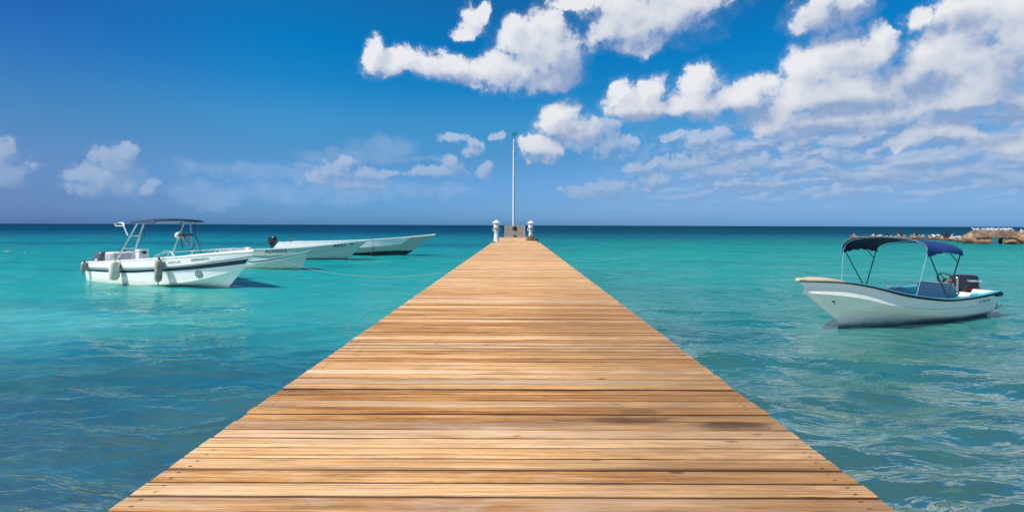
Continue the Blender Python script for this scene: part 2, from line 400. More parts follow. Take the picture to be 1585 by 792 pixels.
def wood_mat():
    m = bpy.data.materials.new('sawn_planks'); m.use_nodes = True
    T = NT(m.node_tree); b = T.n['Principled BSDF']
    co = T.new('ShaderNodeNewGeometry').outputs['Position']; x, y, z = T.sep(co)
    at = T.new('ShaderNodeAttribute', attribute_name='plank'); r1, r2, r3 = T.sep(at.outputs['Vector'])
    off = T.m('MULTIPLY', r1, 300.0)
    yo = T.m('ADD', y, off)
    # grain: long along the plank
    warp = T.m('MULTIPLY', T.m('SUBTRACT', T.noise(T.com(T.m('MULTIPLY', x, .8), T.m('MULTIPLY', yo, 2.5), off), 1, 3, .5), .5), .05)
    g1 = T.noise(T.com(T.m('MULTIPLY', x, 1.1), T.m('MULTIPLY', T.m('ADD', yo, warp), 42), off), 1, 5, .62)
    g2 = T.noise(T.com(T.m('MULTIPLY', x, 3.2), T.m('MULTIPLY', T.m('ADD', yo, warp), 150), off), 1, 3, .6)
    g3 = T.noise(T.com(T.m('MULTIPLY', x, .55), T.m('MULTIPLY', yo, 5), off), 1, 4, .55)
    g4 = T.noise(T.com(T.m('MULTIPLY', x, 2.6), T.m('MULTIPLY', yo, 16), T.m('ADD', off, 9.0)), 1, 6, .7)
    t = T.m('ADD', T.m('MULTIPLY', g1, .42), T.m('ADD', T.m('MULTIPLY', g2, .2), T.m('ADD', T.m('MULTIPLY', g3, .34), T.m('MULTIPLY', r2, .22))))
    c = T.ramp(t, [(.37, (.20, .075, .018)), (.46, (.39, .158, .042)), (.54, (.61, .298, .096)), (.62, (.77, .445, .195)), (.78, (.88, .60, .37))])
    st = T.noise(T.com(T.m('MULTIPLY', x, .75), T.m('MULTIPLY', T.m('ADD', yo, warp), 210), T.m('ADD', off, 2.0)), 1, 3, .6)
    st2 = T.noise(T.com(T.m('MULTIPLY', x, .35), T.m('MULTIPLY', T.m('ADD', yo, warp), 70), T.m('ADD', off, 6.0)), 1, 2, .5)
    c = T.v('SCALE', c, scale=T.m('MULTIPLY', T.mr(st, .32, .58, .60, 1.10), T.mr(st2, .30, .52, .68, 1.08)))
    fl = T.noise(T.com(T.m('MULTIPLY', x, 9), T.m('MULTIPLY', yo, 130), off), 1, 4, .7)
    c = T.v('SCALE', c, scale=T.mr(fl, .30, .55, .72, 1.04))
    dash = T.noise(T.com(T.m('MULTIPLY', x, 4.5), T.m('MULTIPLY', yo, 60), T.m('ADD', off, 8.0)), 1, 3, .6)
    c = T.mix(T.m('MULTIPLY', T.mr(dash, .66, .74), .65), c, (.12, .055, .02, 1))
    # bleached pinkish wear, patchy along the board
    c = T.mix(T.m('MULTIPLY', T.mr(T.m('ADD', g4, T.m('MULTIPLY', r3, .12)), .54, .74), .38), c, (.80, .60, .42, 1))
    # pale worn tread on some boards
    c = T.mix(T.m('MULTIPLY', T.mr(T.m('ADD', r3, T.m('MULTIPLY', T.m('SUBTRACT', g3, .5), .9)), .78, .98), .45), c, (.78, .58, .40, 1))
    c = T.mix(T.m('MULTIPLY', T.mr(r1, .70, .92), T.mr(g4, .35, .6, .2, .5)), c, (.43, .33, .24, 1))
    c = T.mix(T.m('MULTIPLY', T.mr(st2, .64, .69), .6), c, (.09, .04, .015, 1))
    # weathered browner area on the right hand side, near
    big = T.noise(T.com(T.m('MULTIPLY', x, .5), T.m('MULTIPLY', y, .6), 2.0), 1, 4, .6)
    br = T.m('MULTIPLY', T.mr(T.m('ADD', x, T.m('MULTIPLY', big, 2.0)), .7, 2.5), T.mr(y, 16, 6))
    c = T.mix(T.m('MULTIPLY', br, T.mr(g4, .35, .62, .38, .75)), c, (.27, .145, .065, 1))
    dirt = T.m('MULTIPLY', T.mr(T.noise(T.com(T.m('MULTIPLY', x, 1.3), T.m('MULTIPLY', y, 7), 5.0), 1, 6, .65), .55, .75), .45)
    c = T.mix(dirt, c, (.22, .135, .07, 1))
    # fine dark cracks
    cr = T.noise(T.com(T.m('MULTIPLY', x, 1.7), T.m('MULTIPLY', T.m('ADD', yo, warp), 110), T.m('ADD', off, 4.0)), 1, 2, .5)
    c = T.mix(T.m('MULTIPLY', T.mr(cr, .66, .73), .8), c, (.07, .035, .015, 1))
    # knots
    vo = T.new('ShaderNodeTexVoronoi', feature='F1', voronoi_dimensions='3D')
    T.put(vo.inputs['Vector'], T.com(T.m('MULTIPLY', x, 1.6), T.m('MULTIPLY', yo, 5.5), T.m('MULTIPLY', off, .7))); vo.inputs['Scale'].default_value = 1
    c = T.mix(T.m('MULTIPLY', T.mr(vo.outputs['Distance'], .10, .03), .7), c, (.09, .04, .015, 1))
    # dark soot coloured stains
    for (sx, sy, ax, ay, w) in [(.93, 3.74, .42, .10, .75), (1.62, 3.64, .36, .11, 1.0), (1.0, 3.90, .22, .07, .5), (.98, 2.95, .06, .03, .9), (-1.0, 2.9, .25, .03, .3), (-.15, 4.9, .3, .05, .35)]:
        d = T.m('ADD', T.m('POWER', T.m('DIVIDE', T.m('SUBTRACT', x, sx), ax), 2.0), T.m('POWER', T.m('DIVIDE', T.m('SUBTRACT', y, sy), ay), 2.0))
        d = T.m('ADD', d, T.m('MULTIPLY', T.m('SUBTRACT', g4, .5), 2.6))
        c = T.mix(T.m('MULTIPLY', T.mr(d, 1.1, -.1), w * .85), c, (.035, .026, .02, 1))
    # pale scuffs
    sc = T.noise(T.com(T.m('MULTIPLY', x, 5), T.m('MULTIPLY', y, 9), 1.0), 1, 6, .75)
    c = T.mix(T.m('MULTIPLY', T.mr(sc, .675, .74), .55), c, (.86, .78, .68, 1))
    # nail heads in two rows at each side
    fr = T.m('FRACT', T.m('DIVIDE', T.m('ADD', y, 6.0), PITCH))
    nm = None
    for nx in (-2.03, 1.90):
        for ny in (.28, .72):
            ddx = T.m('SUBTRACT', x, T.m('ADD', nx, T.m('MULTIPLY', T.m('SUBTRACT', r2, .5), .05)))
            ddy = T.m('MULTIPLY', T.m('SUBTRACT', fr, T.m('ADD', ny, T.m('MULTIPLY', T.m('SUBTRACT', r3, .5), .12))), PITCH)
            d = T.m('ADD', T.m('MULTIPLY', T.m('MULTIPLY', ddx, ddx), .25), T.m('MULTIPLY', ddy, ddy))
            q = T.mr(d, .00007, .00002); nm = q if nm is None else T.m('MAXIMUM', nm, q)
    c = T.mix(T.m('MULTIPLY', nm, T.mr(T.noise(co, 3.7, 2, .5), .38, .52, .1, .9)), c, (.06, .032, .018, 1))
    # shade and grime of the seams painted in: board edges near-black low down
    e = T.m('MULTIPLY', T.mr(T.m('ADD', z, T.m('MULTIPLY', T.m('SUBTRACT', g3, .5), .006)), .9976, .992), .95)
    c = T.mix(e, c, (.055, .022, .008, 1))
    T.put(b.inputs['Base Color'], c); b.inputs['Roughness'].default_value = .72; b.inputs['Specular IOR Level'].default_value = .25
    bn = T.new('ShaderNodeBump'); bn.inputs['Distance'].default_value = .004; bn.inputs['Strength'].default_value = .8
    T.put(bn.inputs['Height'], T.m('ADD', g1, T.m('MULTIPLY', g2, .5))); T.l.new(bn.outputs[0], b.inputs['Normal'])
    return m

# ------------------------------------------------------------------ water
def water_mat():
    m = bpy.data.materials.new('sea_water'); m.use_nodes = True
    T = NT(m.node_tree); b = T.n['Principled BSDF']
    co = T.new('ShaderNodeNewGeometry').outputs['Position']; x, y, z = T.sep(co)
    wn = T.noise(T.com(T.m('MULTIPLY', x, .012), T.m('MULTIPLY', y, .03), 0.0), 1, 4, .55)
    wn2 = T.noise(T.com(T.m('MULTIPLY', x, .05), T.m('MULTIPLY', y, .16), 3.0), 1, 4, .6)
    yy = T.m('MAXIMUM', y, 1.5)
    lg = T.m('LOGARITHM', yy, 10.0)
    lg = T.m('ADD', lg, T.m('ADD', T.m('MULTIPLY', T.m('SUBTRACT', wn, .5), .22), T.m('MULTIPLY', T.m('SUBTRACT', wn2, .5), .16)))
    f = T.m('DIVIDE', lg, 3.2)
    g = lambda d: math.log10(d) / 3.2
    left = T.ramp(f, [(g(3.5), LN1), (g(5.5), (.036, .112, .100)), (g(7.5), (.022, .128, .125)), (g(9.2), (.014, .205, .205)), (g(12), (.028, .345, .315)), (g(19), (.010, .330, .320)), (g(34), (.001, .275, .285)),
                      (g(52), (.000, .225, .270)), (g(62), (.000, .115, .200)), (g(72), (.000, .205, .260)), (g(110), (.000, .115, .200)), (g(170), (.000, .050, .125)), (g(600), (.000, .028, .080))])
    right = T.ramp(f, [(g(3.5), (.046, .135, .120)), (g(6.5), (.036, .155, .142)), (g(10), (.018, .180, .172)), (g(16), (.004, .232, .222)), (g(26), (.000, .285, .270)), (g(45), (.000, .275, .262)),
                       (g(75), (.000, .185, .205)), (g(110), (.000, .105, .170)), (g(170), (.000, .052, .120)), (g(600), (.000, .028, .080))])
    c = T.mix(T.mr(T.m('DIVIDE', x, T.m('MAXIMUM', y, 3.0)), -.15, .15), left, right)
    # bright sand shoal at the left
    d = T.m('ADD', T.m('POWER', T.m('DIVIDE', T.m('ADD', x, 14.5), 6.0), 2.0), T.m('POWER', T.m('DIVIDE', T.m('SUBTRACT', y, 11.6), 3.2), 2.0))
    d = T.m('ADD', d, T.m('MULTIPLY', T.m('SUBTRACT', wn2, .5), 1.6))
    c = T.mix(T.m('MULTIPLY', T.mr(d, 1.4, .1), .8), c, (.085, .46, .44, 1))
    # patches of weed on the bottom
    wp = T.noise(T.com(T.m('MULTIPLY', x, .11), T.m('MULTIPLY', y, .26), 7.0), 1, 5, .6)
    c = T.mix(T.m('MULTIPLY', T.mr(wp, .50, .66), .34), c, (.004, .085, .13, 1))
    wp2 = T.noise(T.com(T.m('MULTIPLY', x, .35), T.m('MULTIPLY', y, .9), 11.0), 1, 5, .6)
    c = T.mix(T.m('MULTIPLY', T.mr(wp2, .45, .70), .20), c, (.05, .33, .33, 1))
    # ripples: crests run roughly across the view
    q = T.noise(T.com(T.m('MULTIPLY', x, .25), T.m('MULTIPLY', y, .35), 0.0), 1, 2, .5, color=True)
    pw = T.v('ADD', T.com(x, y, 0.0), T.v('SCALE', T.v('SUBTRACT', q, (.5, .5, .5)), scale=2.2))
    px_, py_, _ = T.sep(pw)
    n1 = T.noise(T.com(T.m('MULTIPLY', px_, 1.3), T.m('MULTIPLY', py_, 4.8), 0.0), 1, 3, .55, .3)
    n2 = T.noise(T.com(T.m('MULTIPLY', px_, 4.0), T.m('MULTIPLY', py_, 12.0), 2.0), 1, 3, .55, .2)
    n3 = T.noise(T.com(T.m('MULTIPLY', px_, .30), T.m('MULTIPLY', py_, .95), 5.0), 1, 4, .6)
    h = T.m('ADD', T.m('MULTIPLY', n1, T.mr(y, 4, 40, .036, .14, 'LINEAR')), T.m('ADD', T.m('MULTIPLY', n2, T.mr(y, 4, 18, .0045, .011, 'LINEAR')), T.m('MULTIPLY', n3, T.mr(y, 12, 80, .05, .55))))
    bn = T.new('ShaderNodeBump'); bn.inputs['Distance'].default_value = 1.0; bn.inputs['Strength'].default_value = 1.0
    T.put(bn.inputs['Height'], h)
    T.n.remove(b)
    # light from the sandy bottom and the water body, under a polarised surface reflection
    df = T.new('ShaderNodeBsdfDiffuse'); T.put(df.inputs['Color'], c)
    T.l.new(bn.outputs[0], df.inputs['Normal'])
    gl = T.new('ShaderNodeBsdfGlossy'); gl.inputs['Color'].default_value = (1, .96, .86, 1)
    T.put(gl.inputs['Roughness'], T.mr(y, 8, 150, .05, .20)); T.l.new(bn.outputs[0], gl.inputs['Normal'])
    fr = T.new('ShaderNodeFresnel'); fr.inputs['IOR'].default_value = 1.333; T.l.new(bn.outputs[0], fr.inputs['Normal'])
    lgy = T.m('LOGARITHM', yy, 10.0)
    pol = T.m('SUBTRACT', T.mr(lgy, 1.0, 1.8, .46, .13, 'LINEAR'), T.mr(lgy, 1.8, 2.25, 0.0, .10, 'LINEAR'))
    mx = T.new('ShaderNodeMixShader'); T.put(mx.inputs[0], T.m('MULTIPLY', fr.outputs[0], pol, clamp=True))
    T.l.new(df.outputs[0], mx.inputs[1]); T.l.new(gl.outputs[0], mx.inputs[2])
    T.l.new(mx.outputs[0], T.n['Material Output'].inputs[0])
    return m
LN1 = (.052, .098, .080)
M_water = water_mat()

def build_sea():
    NR, NC = 620, 620
    ang = np.linspace(R(-58), R(58), NC)
    r = np.concatenate([np.geomspace(2.2, 110, NR), np.geomspace(125, 60000, 26)])
    RR, AA = np.meshgrid(r, ang, indexing='ij')
    X = RR * np.sin(AA); Y = RR * np.cos(AA); Z = np.zeros_like(X)
    DX = np.zeros_like(X); DY = np.zeros_like(X)
    near = RR < 112
    g = np.random.default_rng(3)
    wx = 1.2 * np.sin(X * .21 + 1.3 * np.sin(Y * .17)) + .5 * np.sin(X * .53 + Y * .31 + 2)
    wy = 1.1 * np.sin(X * .17 + Y * .23 + 1) + .4 * np.sin(Y * .61 - X * .37)
    XW, YW = X + wx * .5, Y + wy * .5
    gust = .75 + .35 * np.sin(X * .11 + 1.7 * np.sin(Y * .07)) * np.sin(Y * .19 + X * .05 + 1)
    for i in range(64):
        lam = 0.20 * (2.8 / 0.20) ** (i / 63)
        th = R(90) + g.normal(0, .32) + (-.12)
        k = 2 * math.pi / lam
        a = 0.0054 * lam ** 0.92
        fade = np.clip(1.6 - RR * .0055 * 4.5 / lam, 0, 1) * np.clip((112 - RR) / 30, 0, 1) * np.clip((RR - 2.2) / .8, 0, 1)
        ph = k * (XW * math.cos(th) + YW * math.sin(th)) + g.uniform(0, 6.28)
        A = a * fade * gust
        Z += A * np.cos(ph); s = A * np.sin(ph)
        DX -= s * math.cos(th) * .8; DY -= s * math.sin(th) * .8
    edge = np.clip((R(58) - np.abs(AA)) / R(5), 0, 1)
    Z *= edge; X = X + DX * edge; Y = Y + DY * edge
    n_r, n_c = X.shape
    V = np.stack([X, Y, Z], -1).reshape(-1, 3)
    idx = np.arange(n_r * n_c).reshape(n_r, n_c)
    F = np.stack([idx[:-1, :-1], idx[:-1, 1:], idx[1:, 1:], idx[1:, :-1]], -1).reshape(-1, 4)[:, ::-1]
    # rear sector and inner disc, flat
    ang2 = np.linspace(R(58), R(302), 60); r2 = np.concatenate([[2.2], np.geomspace(6, 60000, 14)])
    R2, A2 = np.meshgrid(r2, ang2, indexing='ij')
    V2 = np.stack([R2 * np.sin(A2), R2 * np.cos(A2), np.zeros_like(R2)], -1).reshape(-1, 3)
    i2 = np.arange(R2.size).reshape(R2.shape) + len(V)
    F2 = np.stack([i2[:-1, :-1], i2[:-1, 1:], i2[1:, 1:], i2[1:, :-1]], -1).reshape(-1, 4)[:, ::-1]
    cidx = len(V) + len(V2)
    ring = list(idx[0]) + list(i2[0][1:-1])
    V3 = np.array([[0, 0, 0]])
    F3 = np.array([[cidx, ring[(j + 1) % len(ring)], ring[j], ring[j]] for j in range(len(ring))])[:, :3]
    VV = np.concatenate([V, V2, V3]); me = bpy.data.meshes.new('sea')
    quads = np.concatenate([F, F2])
    me.vertices.add(len(VV)); me.vertices.foreach_set('co', VV.astype(np.float32).ravel())
    nl = quads.size + F3.size
    me.loops.add(nl); me.loops.foreach_set('vertex_index', np.concatenate([quads.ravel(), F3.ravel()]).astype(np.int32))
    npoly = len(quads) + len(F3); me.polygons.add(npoly)
    me.polygons.foreach_set('loop_start', np.concatenate([np.arange(len(quads)) * 4, quads.size + np.arange(len(F3)) * 3]).astype(np.int32))
    me.update(calc_edges=True); me.polygons.foreach_set('use_smooth', np.ones(npoly, bool))
    me.materials.append(M_water); me.validate()
    o = bpy.data.objects.new('sea', me); C.objects.link(o)
    tag(o, 'clear turquoise sea with small ripples darkening to navy at the horizon', 'sea', kind='structure')
build_sea()

# ------------------------------------------------------------------ pier
PITCH = 0.147
XL, XR, DECK_Z, PIER_END = -2.145, 2.01, 1.0, 60.0
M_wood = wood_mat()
M_pile = mat('pile_timber', (.16, .11, .07), .85, var=.4, vscale=4, bump=.02, bscale=12)
pier = thing('pier', 'long straight wooden pier of pale orange brown cross planks running out to sea', 'pier', (0, 0, 0))
def build_deck():
    vs, fs, at = [], [], []
    n = int((PIER_END + 6) / PITCH); NX = 15
    for i in range(n):
        y0 = -6 + i * PITCH; g = random.uniform(.005, .010) if random.random() < .7 else random.uniform(.010, .019)
        ya, yb = y0 + g * .5, y0 + PITCH - g * .5
        dz = random.gauss(0, .0018); tilt = random.gauss(0, .0014); el_ = random.gauss(0, .0035); er = random.gauss(0, .006)
        x0, x1 = XL + el_, XR + er
        r = (random.random(), random.random(), random.random())
        o = len(vs); ph1, ph2 = random.uniform(0, 6), random.uniform(0, 6)
        for k in range(NX):
            u = k / (NX - 1); x = x0 + (x1 - x0) * u
            ja = .0016 * math.sin(u * 7 + ph1) + random.gauss(0, .0006); jb = .0016 * math.sin(u * 6 + ph2) + random.gauss(0, .0006)
            zc = DECK_Z + dz + random.gauss(0, .0004); bv = .009
            za, zb = zc - tilt, zc + tilt
            for (yy, zz) in ((ya + ja, DECK_Z - .045), (ya + ja, za - bv * 1.2), (ya + ja + bv, za - .0008), (ya + .045, zc + .0006), (yb - .045, zc + .0006), (yb - jb - bv, zb - .0008), (yb - jb, zb - bv * 1.2), (yb - jb, DECK_Z - .045)):
                vs.append((x, yy, zz)); at.append(r)
        for k in range(NX - 1):
            for j in range(8):
                a, b = o + k * 8 + j, o + k * 8 + (j + 1) % 8
                fs.append((a, a + 8, b + 8, b))
        fs.append(tuple(o + j for j in range(8))); fs.append(tuple(o + (NX - 1) * 8 + j for j in reversed(range(8))))
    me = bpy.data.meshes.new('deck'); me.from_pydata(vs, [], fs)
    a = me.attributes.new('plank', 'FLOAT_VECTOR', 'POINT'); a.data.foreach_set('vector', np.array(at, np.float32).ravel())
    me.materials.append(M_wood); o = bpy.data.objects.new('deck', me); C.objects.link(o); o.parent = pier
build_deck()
for sx in (XL + .12, -.07, XR - .22):
    MB().box(sx, sx + .1, -6, PIER_END - .03, .72, .952, .01).build('beam', M_pile, pier)
pile = None
for i in range(17):
    for sx in (XL + .35, XR - .35):
        y = -2 + i * 3.8
        if pile is None:
            pile = MB().lathe([(.15, -3), (.14, -.2), (.13, .55)], 14).build('pile', M_pile, pier); p = pile
        else:
            p = pile.copy(); C.objects.link(p); p.parent = pier
        p.location = (sx, y, 0)
capb = None
for i in range(17):
    y = -2 + i * 3.8
    if capb is None: capb = MB().box(XL + .1, XR - .1, -.1, .1, .55, .715, .01).build('cross_beam', M_pile, pier); p = capb
    else: p = capb.copy(); C.objects.link(p); p.parent = pier
    p.location = (0, y, 0)

# ------------------------------------------------------------------ hulls
def interp(pts, t):
    """smooth interpolation through (t, value) points"""
    xs = [p[0] for p in pts]; ys = [p[1] for p in pts]; n = len(xs)
    if n == 1: return ys[0]
    t = min(max(t, xs[0]), xs[-1]); k = max(i for i in range(n - 1) if xs[i] <= t + 1e-12)
    sl = [(ys[i + 1] - ys[i]) / (xs[i + 1] - xs[i]) for i in range(n - 1)]
    tg = lambda i: sl[0] if i == 0 else sl[-1] if i == n - 1 else .5 * (sl[i - 1] + sl[i])
    h = xs[k + 1] - xs[k]; u = (t - xs[k]) / h
    return ((2*u**3 - 3*u*u + 1) * ys[k] + (u**3 - 2*u*u + u) * h * tg(k) + (-2*u**3 + 3*u*u) * ys[k+1] + (u**3 - u*u) * h * tg(k + 1))

class Hull:
    """rows run from keel to sheer; each: x at the stem, half beam, z along the length, taper"""
    def __init__(s, rows, u0=.40, p=2.2, bs=.90):
        s.rows = rows; s.u0 = u0; s.p = p; s.bs = bs
    def half(s, i, t):
        r = s.rows[i]; u0 = r.get('u0', s.u0); p = r.get('p', s.p)
        sh = 1 - ((t - u0) / (1 - u0)) ** p if t > u0 else 1 - (1 - s.bs) * ((u0 - t) / u0) ** 2
        return r['b'] * max(sh, 0)
    def pt(s, v, t, side=1, out=0.0):
        v = min(max(v, 0), len(s.rows) - 1); i = min(int(v), len(s.rows) - 2); f = v - i
        P = []
        for k in (i, i + 1):
            r = s.rows[k]; x0 = r.get('x0', 0); P.append(Vector((x0 + (r['x'] - x0) * t, s.half(k, t), interp(r['z'], t))))
        q = P[0].lerp(P[1], f)
        if out:
            e = 1e-3; t2 = min(t, 1 - 2 * e)
            n = s._n(i, f, t2); q = q + n * out
        return Vector((q.x, side * q.y, q.z))
    def half_at(s, x, z):
        out = []
        for k in range((len(s.rows) - 1) * 6 + 1):
            v = k / 6; i = min(int(v), len(s.rows) - 2); f = v - i
            xe = s.rows[i]['x'] * (1 - f) + s.rows[i + 1]['x'] * f
            if x <= xe: q = s.pt(v, max(x, 0) / xe); out.append((q.z, q.y))
        if not out: return 0.0
        if z < out[0][0]: return 0.0
        for (za, ya), (zb, yb) in zip(out, out[1:]):
            if za <= z <= zb: return ya + (yb - ya) * (z - za) / max(zb - za, 1e-6)
        return out[-1][1]
    def _n(s, i, f, t):
        e = 1e-3
        def Q(ff, tt):
            A = []
            for k in (i, i + 1):
                r = s.rows[k]; A.append(Vector((r['x'] * tt, s.half(k, tt), interp(r['z'], tt))))
            return A[0].lerp(A[1], ff)
        a = Q(f, t + e) - Q(f, t - e if t > e else t); b = Q(min(f + .01, 1), t) - Q(max(f - .01, 0), t)
        n = b.cross(a); n.normalize()
        return n if n.y > 0 else -n

def tstations(n=44): return [1 - (1 - k / n) ** 1.35 for k in range(n + 1)]

def shell(h, steps=(), lap=.018, sub=3):
    """outer skin, both sides; rows listed in steps get a small lapped ledge"""
    mb = MB(); ts = tstations()
    for side in (1, -1):
        lines = []
        for i in range(len(h.rows) - 1):
            for k in range(sub):
                lines.append((i + k / sub, 0.0))
            if (i + 1) in steps:
                lines.append((i + 1 - .012, 0.0)); lines.append((i + 1 - .006, lap))
        lines.append((len(h.rows) - 1, 0.0))
        rings = []
        for (v, out) in lines:
            row = []
            for t in ts:
                p = h.pt(v, t, side); k = min(1, (1 - t) * 6)
                if out: p.y += side * out * k
                row.append(tuple(p))
            rings.append(row)
        vs = [p for r in rings for p in r]; n = len(ts); fs = []
        for a in range(len(rings) - 1):
            for j in range(n - 1):
                q = (a * n + j, a * n + j + 1, (a + 1) * n + j + 1, (a + 1) * n + j)
                fs.append(q if side < 0 else tuple(reversed(q)))
        mb.add(vs, fs)
    return mb

def liner(h, floor_z, inset=.08, tmax=.93):
    """inside skin and sole, kept inside the outer skin at every height"""
    mb = MB(); ts = [t * tmax for t in tstations(30)]; top = len(h.rows) - 1; NZ = 5; rows = []
    for side in (1, -1):
        cols = []
        for t in ts:
            p = h.pt(top, t, side); w = max(abs(p.y) - inset, .008); x = p.x + (.08 if t == 0 else 0)
            zf = min(floor_z + max(0, t - .6) * .5, p.z - .08)
            while zf < p.z - .10 and h.half_at(x, zf) < .12: zf += .04
            col = [(x, side * w, p.z - .005)]
            for k in range(1, NZ + 1):
                z = p.z + (zf - p.z) * k / NZ
                w = max(min(w, h.half_at(x, z) - .045), .003)
                col.append((x, side * w, z))
            cols.append(col)
        rs = [[c[k] for c in cols] for k in range(NZ + 1)]
        rows += rs if side > 0 else rs[::-1]
    n = len(ts)
    for a in range(len(rows) - 1):
        mb.add(rows[a] + rows[a + 1], [(j, j + 1, n + j + 1, n + j) for j in range(n - 1)])
    return mb

def gunwale(h, w=.10, th=.03, lip=.02, tmax=1.0, raise_=.012):
    mb = MB(); top = len(h.rows) - 1; ts = [t * tmax for t in tstations()]
    for side in (1, -1):
        rings = []
        for t in ts:
            p = h.pt(top, t, 1); o = abs(p.y) + lip * min(1, (1 - t) * 8 + .2); i_ = max(abs(p.y) - w, .0)
            rings.append([(p.x, side * o, p.z - th), (p.x, side * o, p.z + raise_ * .3), (p.x, side * (o - .012), p.z + raise_), (p.x, side * (i_ + .004), p.z + raise_), (p.x, side * i_, p.z - th)])
        mb.loft(rings if side < 0 else [list(reversed(r)) for r in rings], True, True)
    return mb

def rail_strip(h, v0, v1, t0=0.0, t1=1.0, out=.01, th=.022, sides=(1, -1), n=40):
    """raised band that follows the hull between two heights"""
    mb = MB()
    for side in sides:
        rings = []
        for k in range(n + 1):
            t = t0 + (t1 - t0) * k / n
            a0 = v0(t) if callable(v0) else v0; a1 = v1(t) if callable(v1) else v1
            rings.append([tuple(h.pt(a0, t, side, -.005)), tuple(h.pt(a0, t, side, out)), tuple(h.pt((a0 + a1) / 2, t, side, out + th * .3)), tuple(h.pt(a1, t, side, out)), tuple(h.pt(a1, t, side, -.005))])
        mb.loft(rings if side > 0 else [list(reversed(r)) for r in rings], True, True)
    return mb

def foredeck(h, t0, inset=.06, camber=.03, dz=.016, tmax=.995):
    mb = MB(); top = len(h.rows) - 1; rings = []
    for k in range(13):
        t = t0 + (tmax - t0) * k / 12; p = h.pt(top, t, 1); w = max(abs(p.y) - .01, .004)
        rings.append([(p.x, w * u, p.z + dz + camber * (1 - u * u)) for u in [-1 + q / 4 for q in range(9)]])
    n = 9; vs = [q for r in rings for q in r]
    mb.add(vs, [(k * n + j, (k + 1) * n + j, (k + 1) * n + j + 1, k * n + j + 1) for k in range(12) for j in range(n - 1)])
    r0 = rings[0]; mb.add([(x, y * .86, z) for x, y, z in r0] + [(x, y * .80, z - .12) for x, y, z in r0], [(j, j + 1, n + j + 1, n + j) for j in range(n - 1)])
    return mb

def transom(h, th=.07, notch=.0, notch_w=.3):
    top = len(h.rows) - 1; sec = [h.pt(v, 0, 1) for v in [k * .5 for k in range(top * 2 + 1)]]
    pts = [(p.y, p.z) for p in sec]
    zt = pts[-1][1]
    right = [(y, z) for y, z in pts]; left = [(-y, z) for y, z in reversed(pts)]
    topl = [(notch_w, zt - .005), (notch_w * .85, zt - notch), (-notch_w * .85, zt - notch), (-notch_w, zt - .005)] if notch else []
    loop = right + topl + left[:-1]
    X = lambda z: interp([(p.z, p.x) for p in sec[::2]] if len({round(p.x, 3) for p in sec}) > 1 else [(0, 0)], z)
    mb = MB(); mb.loft([[(X(z) - .006, y, z) for y, z in loop], [(X(z) + th, y * .985, z) for y, z in loop]], True, True)
    return mb

def text_mesh(name, body, size, fn, parent, material, thick=.0, bold=False, spacing=1.0, xs=1.0):
    """lettering whose points are mapped through fn(u, v) onto a surface"""
    cu = bpy.data.curves.new('lettering_outline', 'FONT'); cu.body = body; cu.size = size; cu.space_character = spacing
    cu.resolution_u = 2; cu.offset = .012 * size if bold else 0
    to = bpy.data.objects.new('lettering_outline', cu); C.objects.link(to)
    bpy.context.view_layer.update()
    me0 = to.evaluated_get(bpy.context.evaluated_depsgraph_get()).to_mesh()
    vs = [tuple(fn(v.co.x * xs, v.co.y)) for v in me0.vertices]; fs = [tuple(p.vertices) for p in me0.polygons]
    to.evaluated_get(bpy.context.evaluated_depsgraph_get()).to_mesh_clear()
    bpy.data.objects.remove(to); bpy.data.curves.remove(cu)
    mb = MB(); mb.add(vs, fs)
    return mb.build(name, material, parent, smooth=False)

def hull_text(name, body, size, h, x0, v0, side, parent, material, bold=True, flip=False, xs=1.0, dz=0.0):
    top = h.rows[-1]; L = top['x']
    base = h.pt(v0, x0 / L, 1).z
    def fn(u, w):
        x = x0 + (-u if flip else u)
        # find t and row height for this x and a constant slope line
        t = x / L; v = v0
        z0 = h.pt(v0, t, 1).z; vt = min(len(h.rows) - 1, int(v0) + 1); z1 = h.pt(vt, t, 1).z; zb = h.pt(int(v0), t, 1).z
        v = int(v0) + (z0 + w - zb) / max(z1 - zb, .02)
        for _ in range(6):
            p = h.pt(v, t, 1); t += (x - p.x) / L
        return h.pt(v, t, side, .012)
    return text_mesh(name, body, size, fn, parent, material, bold=bold, xs=xs)

